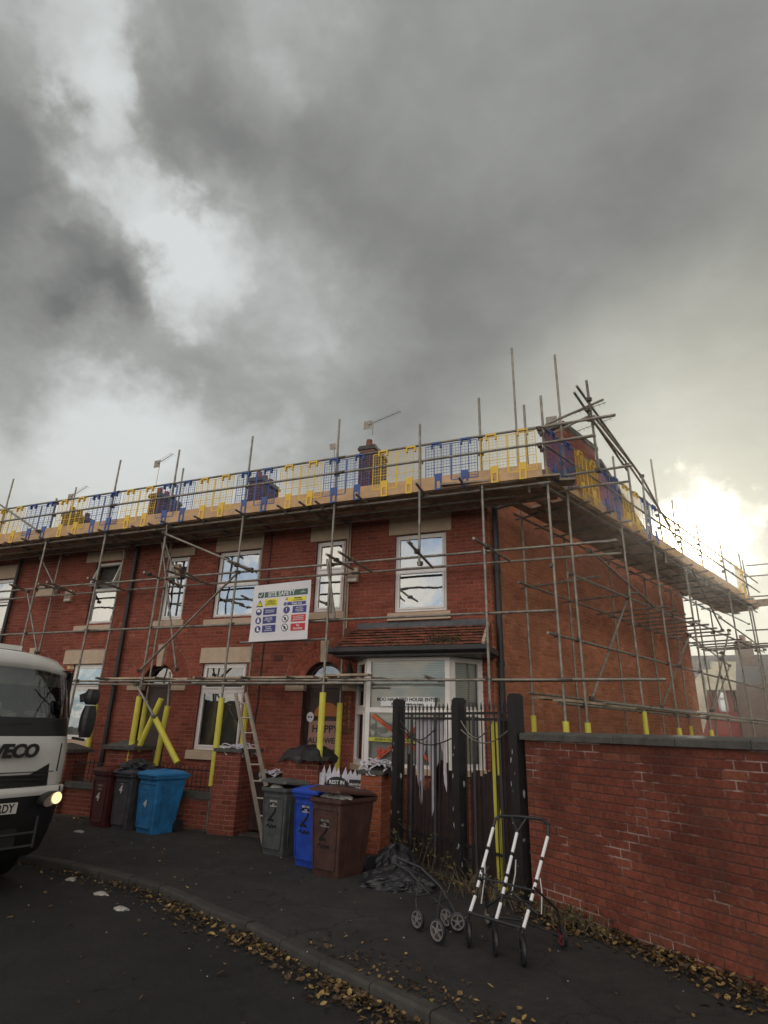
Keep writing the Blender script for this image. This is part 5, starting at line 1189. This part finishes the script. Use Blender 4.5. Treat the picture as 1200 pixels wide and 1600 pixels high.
for s in (-1, 1):
    m = MB(); n = 20; c = Vector((s * .80, .0, .92 + .1)); ring = [c + Vector((math.cos(2 * math.pi * i / n) * .15, .05 * s * math.cos(2 * math.pi * i / n) * 1.4, math.sin(2 * math.pi * i / n) * .08 + .03 * s * math.cos(2 * math.pi * i / n))) for i in range(n)]
    m.loft([[p + Vector((0, .05, 0)) for p in ring], [p + Vector((0, -.09, 0)) for p in ring], [c + (p - c) * .9 + Vector((0, -.10, 0)) for p in ring]]); hl = part('headlight', m, TBK, TK, local=True)
    m = MB(); m.quad(*[c + (p - c) * .9 + Vector((0, -.092, 0)) for p in ring]); part('reflector', m, ALU, hl, local=True)
    m = MB(); m.disc(c + Vector((s * .055, -.100, .015)), .068, (1, .1 * s, 0), (0, 0, 1), 18); part('lamp', m, HL, hl, local=True)
    m = MB(); m.disc(c + Vector((-s * .105, -.099, -.02)), .034, (1, 0, 0), (0, 0, 1), 12); part('side_lamp', m, PWH, hl, local=True)
m = MB(); m.rbox(-.5, .5, -.0, .05, .42 + .1, .62 + .1); part('lower_grille', m, BLACKP, TK, local=True)
# mirrors on long arms
for s in (-1, 1):
    m = MB(); m.bar((s * 1.05, .12, 2.22), (s * 1.09, -.02, 2.26), .05, .10).bar((s * 1.06, .15, 1.72), (s * 1.10, -.04, 1.70), .03, .03); arm = part('mirror_arm', m, BLACKP, TK, local=True)
    for z, h in ((2.24, .20), (1.93, .40)):
        rings = []
        for k in range(6):
            f = k / 5; e = math.sin(math.pi * (.12 + .76 * f)) ** .4; zz_ = z - h / 2 + h * f
            rings.append([Vector((s * 1.10 + dx * .095 * e, -.06 + dy * .05 * e, zz_)) for dx, dy in ((-1, 1), (1, 1), (1, -.4), (.6, -1), (-.6, -1), (-1, -.4))])
        part('mirror_housing', MB().loft(rings, cap=True), BLACKP, arm, local=True)
for s in (-1, 1):
    for y in (1.25,):
        w_ = part('wheel', MB().tube((s * .86, y, .45), (s * 1.08, y, .45), .45, n=28), BLACKP, TK, local=True); part('rim', MB().tube((s * 1.05, y, .45), (s * 1.09, y, .45), .25, n=20), ALU, w_, local=True)
part('chassis', MB().rbox(-.9, .9, .5, 6.0, .5, .85), TBK, TK, local=True)
part('cargo_body', MB().rbox(-1.12, 1.12, 1.95, 6.2, .95, 2.6), mat('grey_body', (.2, .2, .2), .6), TK, local=True)
part('roof_hatch', MB().rbox(-.35, .35, .55, 1.0, 2.79, 2.85), TWH, cab, local=True)
part('marker_lamp', MB().rbox(.93, .99, .33, .40, 2.60, 2.64), mat('amber_lens', (.8, .55, .3), .3), cab, local=True)
m = MB(); m.quad((-1.1, .6, .4), (-1.1, 1.9, .4), (-1.1, 1.9, 1.74), (-1.1, .6, 1.74)); m.quad((1.1, .6, .4), (1.1, 1.9, .4), (1.1, 1.9, 1.74), (1.1, .6, 1.74)); part('cab_side', m, TWH, cab, local=True)
m = MB()
for x_ in (-.86, .86): m.bar((x_, .035, 1.66), (x_, .03, 1.33), .012, .012)
m.bar((-.80, .0, 1.335), (.80, .0, 1.335), .010, .010); m.bar((.965, .06, 1.075), (.955, .05, 1.16), .012, .012)
part('panel_gap', m, BLACKP, cab, local=True)
m = MB()
for z_ in (.52, .66): m.rbox(-.7, .7, -.03, -.012, z_, z_ + .02)
m.rbox(-.72, -.70, -.03, -.01, .50, .84); m.rbox(.70, .72, -.03, -.01, .50, .84); part('bumper_moulding', m, mat('grey_trim', (.045, .045, .047), .6), TK, local=True)
for x_, z_, w_, h_ in ((.55, 2.12, .10, .20), (.15, 2.08, .16, .10), (-.2, 2.05, .3, .08)): part('cab_clutter', MB().box((x_, .55, z_), (w_, .12, h_), rz=x_), WR if h_ < .15 else BLACKP, cab, local=True)
# ================================================================== stripped trolley / buggy frames
BT = mat('black_tube_paint', (.022, .022, .024), .4, var=.3); RW = mat('reflective_white', (.85, .85, .86), .35, var=.03); RDH = mat('red_hub', (.16, .04, .04), .6); HUBM = mat('grey_hub_plastic', (.20, .19, .185), .5)
def wheel(parent, c, r, axis, w=.035, hub=None, spokes=True):
    c = Vector(c); ax = Vector(axis).normalized(); u = ax.cross(Vector((0, 0, 1))).normalized(); v = Vector((0, 0, 1)); m = MB(); n = 24; rings = []
    for dr, da in ((-.018, -.5), (0, -.3), (0, .3), (-.018, .5)):
        rings.append([c + ax * da * w + (u * math.cos(2 * math.pi * i / n) + v * math.sin(2 * math.pi * i / n)) * (r + dr) for i in range(n)])
    rings.append(rings[0]); m.loft(rings); W_ = part('wheel', m, BLACKP, parent)
    m = MB()
    for i in range(5):
        a = 2 * math.pi * i / 5 + .3; d = u * math.cos(a) + v * math.sin(a); m.bar(c + d * .012, c + d * (r - .016), .016, .012)
    m.tube(c - ax * w * .5, c + ax * w * .5, .022, n=10)
    rg_ = [[c + ax * da * w + (u * math.cos(2 * math.pi * i / n) + v * math.sin(2 * math.pi * i / n)) * rr for i in range(n)] for rr, da in ((r - .018, -.4), (r - .03, -.4), (r - .03, .4), (r - .018, .4))]; m.loft(rg_)
    part('wheel_hub', m, hub or ALU, W_); return W_
BG = thing('buggy_frame', 'stripped black buggy frame with white reflective strips in front of the gate post', 'buggy frame', (-1.35, 6.3, 0))
ft = [Vector((-1.60, 6.22, .22)), Vector((-1.33, 6.10, .22)), Vector((-1.07, 5.98, .22))]
tp = [P(771, 1292, y=6.74), P(808, 1300, y=6.62), P(856, 1306, y=6.50)]
for i, (a, b) in enumerate(zip(ft, tp)):
    mid = a.lerp(b, .5) + Vector((0, .03, 0)); q_ = a.lerp(b, .22) + Vector((.0, .06, -.0)); pts = [a, q_, mid, b]
    part('upright', MB().path(pts, .0125, n=8), BT, BG)
    for (p0, p1, f0, f1) in ((pts[0], pts[1], .25, .95), (pts[1], pts[2], .30, .55), (pts[1], pts[2], .70, .95), (pts[2], pts[3], .04, .44), (pts[2], pts[3], .52, .98)):
        part('reflective_strip', MB().tube(p0.lerp(p1, f0), p0.lerp(p1, f1), .0155, n=8), RW, BG)
    c = Vector((a.x + .0, a.y - .0, .105)); part('wheel_fork', MB().tube(a, a + Vector((0, -.0, -.03)), .018, n=8).bar(a + Vector((-.025, 0, -.02)), c + Vector((-.025, 0, 0)), .012, .02).bar(a + Vector((.025, 0, -.02)), c + Vector((.025, 0, 0)), .012, .02), BT, BG)
    wheel(BG, c, .105, (.93, .37, 0), hub=BT)
h1, h2 = P(780, 1275, y=6.80), P(848, 1280, y=6.60)
part('push_handle', MB().path([tp[0], P(774, 1280, y=6.78), h1, P(812, 1276, y=6.7), h2, P(857, 1289, y=6.52), tp[2]], .016, n=8), BT, BG)
part('handle_brace', MB().path([P(800, 1277, y=6.72), tp[1], P(822, 1279, y=6.67)], .010, n=6), BT, BG)
part('cross_bar', MB().tube(ft[0] + Vector((0, 0, .05)), ft[2] + Vector((0, 0, .05)), .014), BT, BG)
part('cross_bar', MB().tube(ft[0].lerp(tp[0], .42), ft[2].lerp(tp[2], .42), .010), BT, BG)
part('cross_bar', MB().path([ft[0].lerp(tp[0], .5), ft[0].lerp(tp[2], .35) + Vector((0, .18, -.1)), ft[2].lerp(tp[2], .3)], .009, n=6), BT, BG)
rear = [Vector((-1.55, 6.85, .105)), Vector((-.80, 6.52, .105))]
for i, c in enumerate(rear):
    wheel(BG, c, .085, (.8, .6, 0), hub=RDH if i else ALU); part('rear_strut', MB().path([c, c + Vector((-.02, -.05, .22)), ft[0 if i == 0 else 2].lerp(tp[0 if i == 0 else 2], .45)], .010, n=6), BT, BG)
part('rear_axle', MB().path([rear[0], Vector((-1.2, 6.75, .13)), rear[1]], .009, n=6), BT, BG); part('seat_strut', MB().path([Vector((-1.5, 6.6, .25)), Vector((-1.25, 6.5, .42)), Vector((-1.0, 6.45, .28))], .012, n=6), BT, BG)
for a, b in (((758, 1340), (752, 1412)), ((806, 1343), (799, 1398)), ((844, 1372), (846, 1428))):
    A = P(*a, y=6.6); B = P(*b, y=6.6); part('white_cord', MB().path([A, A.lerp(B, .4) + Vector((.012, 0, 0)), B], .0055, n=5), RW, BG)
RL = thing('walker_frame', 'folded black walking-trolley frame on four small wheels with pale hubs beside the dumped sack', 'walking frame', (-2.0, 6.4, 0))
w1, w2, w3, w4 = Vector((-2.16, 6.42, .10)), Vector((-1.87, 6.14, .11)), Vector((-1.92, 6.62, .10)), Vector((-1.78, 6.52, .10))
for c, rr in ((w1, .10), (w2, .11), (w3, .10)): wheel(RL, c, rr * .9, (-.45, -.9, 0), hub=HUBM)
wheel(RL, w4, .085, (.2, -.95, 0), hub=HUBM)
hA = P(623, 1341, y=6.75); 
side1 = [hA, P(658, 1356, y=6.65), P(688, 1385, y=6.60), P(704, 1412, y=6.55), w4 + Vector((0, 0, .05))]
side2 = [P(612, 1346, y=6.95), P(640, 1362, y=6.85), P(672, 1398, y=6.75), w3 + Vector((.02, 0, .04))]
part('main_tube', MB().path(side1, .0135, n=8), BT, RL); part('main_tube', MB().path(side2, .0135, n=8), BT, RL)
part('leg', MB().path([P(656, 1370, y=6.62), P(650, 1405, y=6.5), w1], .011, n=8), BT, RL); part('leg', MB().path([P(690, 1392, y=6.5), P(684, 1425, y=6.3), w2], .012, n=8), BT, RL)
part('brace', MB().path([P(650, 1400, y=6.5), P(672, 1396, y=6.6), P(675, 1412, y=6.5), P(700, 1405, y=6.45)], .008, n=6), BT, RL)
part('brace', MB().tube(P(648, 1402, y=6.5), P(645, 1372, y=6.7), .008), BT, RL); part('cross_bar', MB().tube(side1[2], side2[2], .010), BT, RL); part('grip', MB().tube(hA, hA.lerp(side1[1], .45), .019, n=8), BLACKP, RL)
# ================================================================== leaves, weeds, litter
def leaf(mb, p, s, rnd):
    a = rnd.uniform(0, 6.28); tl = rnd.uniform(-.5, .5); rl = rnd.uniform(-.6, .6); Mx = Matrix.Rotation(a, 3, 'Z') @ Matrix.Rotation(tl, 3, 'Y') @ Matrix.Rotation(rl, 3, 'X')
    c = rnd.uniform(.1, .8); w = s * rnd.uniform(.22, .40); p = Vector(p) + Vector((0, 0, abs(math.sin(tl)) * s * .4 + .004)); s *= rnd.choice((.5, .7, .85, 1.1)); b = rnd.uniform(-.1, .15) * s
    q = [(-s / 2, b, c * s * .35), (-s * .22, -w * .8, c * w * .8), (s * .2, -w, c * w), (s * .55, b * 1.5, c * s * .25), (s * .15, w * .9, c * w), (-s * .25, w * .75, c * w * .7), (0, 0, 0)]; k = len(mb.v)
    mb.v += [tuple(p + Mx @ Vector(v)) for v in q]
    for f in range(6): mb.f.append((k + f, k + (f + 1) % 6, k + 6)); mb.m.append(0)
rg = random.Random(11); mb = MB()
KS2 = resample(kpts, .05); KS2 = [p for p in KS2 if -9.5 < p.x < 1.2]
for p in KS2:
    dens = 6.0 if p.x < -5.5 else (12 if p.x < -3 else 18)
    if p.x < -7.3: dens = 2.5
    for _ in range(int(dens * rg.uniform(.4, 1.3) * (1 + .5 * math.sin(p.x * 5)))):
        d = abs(rg.gauss(0, .13)) + .01; up = max(0, .035 - d * .12); leaf(mb, (p.x + rg.uniform(-.05, .05) - d * .35, p.y - d, -.095 + up * rg.random()), rg.uniform(.03, .07), rg)
    if p.x > -3.0 and rg.random() < .9:
        for _ in range(5): d = abs(rg.gauss(0, .24)); leaf(mb, (p.x + d * .3, p.y + .1 + d, .004), rg.uniform(.03, .065), rg)
struct('gutter_leaves', mb, LEAFM, kind='stuff')
mb = MB()
for i in range(2300):
    s = rg.uniform(.1, 5.3); d = abs(rg.gauss(0, .17 + .05 * math.sin(s * 3))) + .01; 
    if s < .5 and rg.random() < .5: continue
    p = WA + WU * s + WN * d; leaf(mb, (p.x, p.y, .003 + max(0, .06 - d * .2) * rg.random()), rg.uniform(.035, .08), rg)
struct('leaves_along_wall', mb, LEAFM, kind='stuff')
mb = MB()
for i in range(230):
    x = rg.uniform(-8, 2); y = rg.uniform(4.2, 9.6)
    ky = min(KL, key=lambda q_: abs(q_.x - x)).y
    if y > back_y(x) - .1: continue
    leaf(mb, (x, y, .004 if y > ky + .05 else -.096), rg.uniform(.025, .07), rg)
for i in range(60): x = rg.uniform(-5, 0); leaf(mb, (x, rg.uniform(1.6, 4.4), -.096), rg.uniform(.03, .06), rg)
struct('scattered_leaves', mb, LEAFM, kind='stuff')
mb = MB()
for i in range(260):
    s = rg.uniform(0, 2.9); p = FP[0] + (FP[2] - FP[0]).normalized() * s + Vector((-.61, -.79, 0)) * abs(rg.gauss(.1, .22)); leaf(mb, (p.x, p.y, .004), rg.uniform(.03, .07), rg)
for i in range(90): leaf(mb, (rg.uniform(-10.8, -9.3), rg.uniform(9.3, 9.9), .004), rg.uniform(.03, .07), rg)
struct('leaves_by_railings', mb, LEAFM, kind='stuff')
mb = MB()
for i in range(90):
    x = rg.uniform(-8.5, .5); y = rg.uniform(4.5, 9.6); ky = min(KL, key=lambda q_: abs(q_.x - x)).y
    if y > back_y(x) - .1: continue
    z = 0 if y > ky else -.1; s = rg.uniform(.005, .014); mb.box((x, y, z + s * .3), (s, s * rg.uniform(.6, 1.6), s * .5), rz=rg.uniform(0, 3))
struct('pavement_grit', mb, WR, kind='stuff')
TW = mat('dry_twigs', (.16, .12, .075), .9, var=.4, island=.4)
def bush(label, name, cx, cy, w, d, h, n, leafy, seed, base=0, u=None, stuffname=None, m_=None):
    r_ = random.Random(seed); mb = MB(); lf = MB(); u = u or Vector((1, 0, 0)); v = Vector((-u.y, u.x, 0))
    for i in range(n):
        p = Vector((cx, cy, base)) + u * r_.gauss(0, w * .4) + v * r_.gauss(0, d * .4); a = r_.uniform(0, 6.28); l = h * r_.uniform(.4, 1.1); q_ = [p]
        for k in range(4): a += r_.uniform(-.6, .6); p = p + Vector((math.cos(a) * l * .12, math.sin(a) * l * .12, l * .25 * (1 - k * .22))); q_.append(p)
        for e, (a_, b_) in enumerate(zip(q_, q_[1:])): mb.tube(a_, b_, .0045 - .0008 * e, n=3, cap=False)
        for k in range(leafy):
            leaf(lf, q_[r_.randint(1, 4)] + Vector((r_.gauss(0, .03), r_.gauss(0, .03), r_.gauss(0, .02))), r_.uniform(.03, .07), r_)
    t = thing(name, label, 'plant', (cx, cy, base)); k = part('stems', mb, m_ or TW, t); k['kind'] = 'stuff'
    if leafy: k = part('leaves', lf, LEAFG, t); k['kind'] = 'stuff'
    return t
LEAFG = mat('weed_leaf', (.07, .085, .03), .7, var=.4, c2=(.14, .10, .03), island=.4)
bush('leafy bramble weed growing through the foot of the left railing', 'bramble_weed', -2.9, 8.95, .7, .2, .75, 22, 7, 1, u=(FP[1] - FP[0]).normalized())
bush('dry tangled weed at the foot of the thick gate post behind the buggy frame', 'dry_weed', -1.75, 7.95, .8, .35, .42, 110, 1, 2, u=(FP[1] - FP[0]).normalized())
bush('dead grass and twigs where the brick wall meets the pavement', 'dry_weed', -.85, 7.35, .8, .22, .26, 120, 1, 3, u=WU)
bush('straggling plant growing out of the gutter on the bay roof', 'gutter_plant', -3.0, 10.36, .42, .12, .30, 130, 2, 4, base=3.27)
bush('small clump of moss and weed in the bay roof gutter, left of the big plant', 'gutter_plant', -4.1, 10.34, .25, .06, .10, 40, 1, 5, base=3.28)
for i, (x, y, l) in enumerate([(-6.95, 6.62, 'crushed white cup in the gutter left of centre'), (-6.1, 6.3, 'flattened white paper in the gutter leaves'), (-5.45, 5.95, 'torn white paper at the edge of the leaves'), (-9.2, 8.75, 'white wrapper on the pavement by the lorry')]):
    crumple(l, 'crushed_cup' if i == 0 else 'litter_paper', 'litter', (x, y, -.1 if i < 3 else 0), .10 if i else .07, .05, .03, WR, 50 + i, .3, 10)
# ================================================================== aerials on the stacks
def aerial(label, p, d, n, L=.9, hgt=.5, curved=False):
    t = thing('tv_aerial', label, 'aerial', p); p = Vector(p); d = Vector(d).normalized(); s = d.cross(Vector((0, 0, 1))); top = p + Vector((0, 0, hgt))
    part('mast', MB().tube(p, top + Vector((0, 0, .05)), .014, n=8), STEEL, t); part('boom', MB().tube(top - d * .2, top + d * L, .010, n=6), STEEL, t)
    for i in range(n): c = top + d * (L * (i + .5) / n); part('element', MB().tube(c - s * .13, c + s * .13, .005, n=5), STEEL, t)
    part('reflector', MB().bar(top - d * .2 - Vector((0, 0, .15)), top - d * .2 + Vector((0, 0, .15)), .30, .01), STEEL, t)
aerial('long TV aerial on the chimney nearest the bay window', CH[0] + Vector((.05, .3, .3)), (.97, -.1, .18), 12, 1.05, .45)
aerial('TV aerial on the blue-screened chimney further left', CH[2] + Vector((-.25, .2, .2)), (.8, -.2, .16), 8, .8, 1.0)
aerial('small TV aerial near the left edge of the roofs', CH[3] + Vector((-.3, .3, .1)), (.9, -.2, .2), 7, 1.0, .55)
aerial('twin-row TV aerial above the gable chimney', S(4.0, -.2, 9.7), (.9, -.2, .08), 10, 1.3, .35); aerial('lower of the two TV aerials at the gable chimney', S(4.6, -.1, 9.7), (.9, -.25, .1), 9, 1.1, .12)
sl2 = thing('flood_lamp', 'small flood lamp on a stalk beside the first chimney', 'lamp', CH[0] + Vector((-1.1, 0, -1.2))); part('stalk', MB().tube(Vector(sl2.location), Vector(sl2.location) + Vector((-.1, 0, 1.0)), .014), STEEL, sl2); part('lamp_head', MB().box(Vector(sl2.location) + Vector((-.12, -.05, 1.1)), (.22, .1, .18), rx=.3), ALU, sl2)
for px, py, lb in ((553, 900, 'small cream alarm box beside the narrow upstairs window of the corner house'), (110, 932, 'small cream alarm box on the third house'), (592 - 315, 893, 'cream vent cover between the upstairs windows of the middle house')):
    p = P(px, py, y=HY); t = thing('alarm_box', lb, 'box', (p.x, HY, p.z - .17)); part('cover', MB().poly([(p.x - .12, HY - .09, p.z - .15), (p.x + .12, HY - .09, p.z - .15), (p.x + .12, HY - .09, p.z + .16), (p.x - .12, HY - .09, p.z + .16)], (0, .088, 0)), STONE, t); part('cover_band', MB().rbox(p.x - .10, p.x + .10, HY - .1, HY - .09, p.z - .13, p.z - .08), UPVC, t)
# ================================================================== houses beyond the yard
FR = mat('far_red_render', (.30, .055, .045), .9, var=.12); CRM = mat('far_cream_render', (.62, .58, .44), .9, var=.12, c2=(.42, .38, .27), scale=1.5); FBR = mat('far_brown_brick', (.12, .075, .055), .9, var=.4, scale=6)
fy = 44.0
FH = thing('far_house', 'distant slate-roofed house with cream and red rendered wall and a single white window', 'house', P(1150, 1140, y=fy))
def fq(a, b, y=fy): p = P(*a, y=y); q_ = P(*b, y=y); return p.x, q_.x, p.z, q_.z
x0, x1, z1, z0 = *fq((1050, 1078), (1300, 1150))[:2], P(1120, 1078, y=fy).z, -.1
part('wall', MB().rbox(x0, x1 + 2, fy, fy + .3, z0, z1), FR, FH)
rz1 = P(1120, 1024, y=fy + 4).z
part('roof', MB().poly([(x0 - 1, fy - .3, z1), (x0 - 1, fy + 4.0, rz1), (x0 - 1, fy + 8, z1)], (x1 - x0 + 6, 0, 0)), SLATE, FH)
part('brown_brick_bay', MB().rbox(P(1152, 1100, y=fy - .5).x, x1 + 2, fy - .5, fy, z0, P(1180, 1068, y=fy - .5).z), FBR, FH)
part('string_course', MB().rbox(P(1112, 1070, y=fy).x, P(1150, 1070, y=fy).x, fy - .08, fy, P(1130, 1071, y=fy).z, P(1130, 1069, y=fy).z), STONE, FH)
for pts_ in ([(1098, 1078), (1100, 1046), (1112, 1046), (1112, 1034), (1150, 1034), (1150, 1078)], [(1086, 1150), (1086, 1062), (1099, 1046), (1104, 1078), (1106, 1118), (1098, 1150)]):
    m = MB(); m.poly([P(px, py, y=fy - 1.2) for px, py in pts_], (0, .5, 0)); part('cream_gable', m, CRM, FH)
a = P(1118, 1072, y=fy); b = P(1139, 1112, y=fy); wf = MB(); wf.rbox(a.x, a.x + .12, fy - .08, fy, b.z, a.z).rbox(b.x - .12, b.x, fy - .08, fy, b.z, a.z).rbox(a.x, b.x, fy - .08, fy, b.z, b.z + .12).rbox(a.x, b.x, fy - .08, fy, a.z - .12, a.z).rbox(a.x, b.x, fy - .081, fy, (a.z + b.z) / 2 - .06, (a.z + b.z) / 2 + .06)
F = part('window', wf, UPVC, FH); part('pane', MB().quad((a.x, fy - .03, b.z), (b.x, fy - .03, b.z), (b.x, fy - .03, a.z), (a.x, fy - .03, a.z)), GLASS, F)
c = P(1162, 1010, y=fy + 3); chf = part('chimney', MB().rbox(c.x - .45, c.x + .45, fy + 2.5, fy + 4, z1, c.z + .3), FBR, FH); part('chimney_pot', MB().tube((c.x, fy + 3, c.z + .3), (c.x, fy + 3, c.z + .75), .2, n=10), TILE, chf)
# ================================================================== haze added to spread the sun's glare like a lens veil
hz = MB().rbox(-60, 70, -25, 60, -1.2, 11.5); hz_o = struct('added_glare_haze', hz, mat('added_glare_haze_surface', (1, 1, 1)), kind='stuff')
hm = bpy.data.materials.new('added_glare_haze_air'); hm.use_nodes = True; ht = hm.node_tree; ht.nodes.clear()
pv = ht.nodes.new('ShaderNodeVolumePrincipled'); pv.inputs['Color'].default_value = (1, .97, .92, 1); pv.inputs['Density'].default_value = .0009; pv.inputs['Anisotropy'].default_value = .84
ho = ht.nodes.new('ShaderNodeOutputMaterial'); ht.links.new(pv.outputs[0], ho.inputs['Volume']); hz_o.data.materials.clear(); hz_o.data.materials.append(hm)

# ================================================================== last small things by the door
strands('white netting bunched on the short railing right of the ladder', -6.2, 10.1, 1.00, .40, .25, 9, 22)
hp_ = P(546, 1062, y=10.95); wh = MB(); wh.tube(hp_, hp_ + Vector((0, 0, .36)), .12, .004, n=14); wh.tube(hp_ - Vector((0, 0, .012)), hp_, .20, .20, n=18)
solo('witch_hat', wh, BCL, 'black pointed witch hat hung between the arched front door and the bay window', 'hat')
b0_, b1_ = P(541, 1146, y=HY - .03), P(541, 1082, y=HY - .03); VB = thing('vertical_banner', 'narrow brown banner of orange letters hung on the brick beside the front door', 'banner', (b0_.x, HY - .03, b0_.z))
part('banner_cloth', MB().rbox(b0_.x - .11, b0_.x + .11, HY - .036, HY - .03, b0_.z, b1_.z), mat('banner_brown', (.16, .06, .03), .85), VB)
for i, ch in enumerate('TRICKORTREAT'): lettering('banner_lettering', ch, .085, (b0_.x - .05 if i < 5 else b0_.x + .05, HY - .042, b1_.z - .10 - (i if i < 5 else i - 5) * (.125 if i < 5 else .09)), (1, 0, 0), (0, 0, 1), OR, VB, bold=.02)
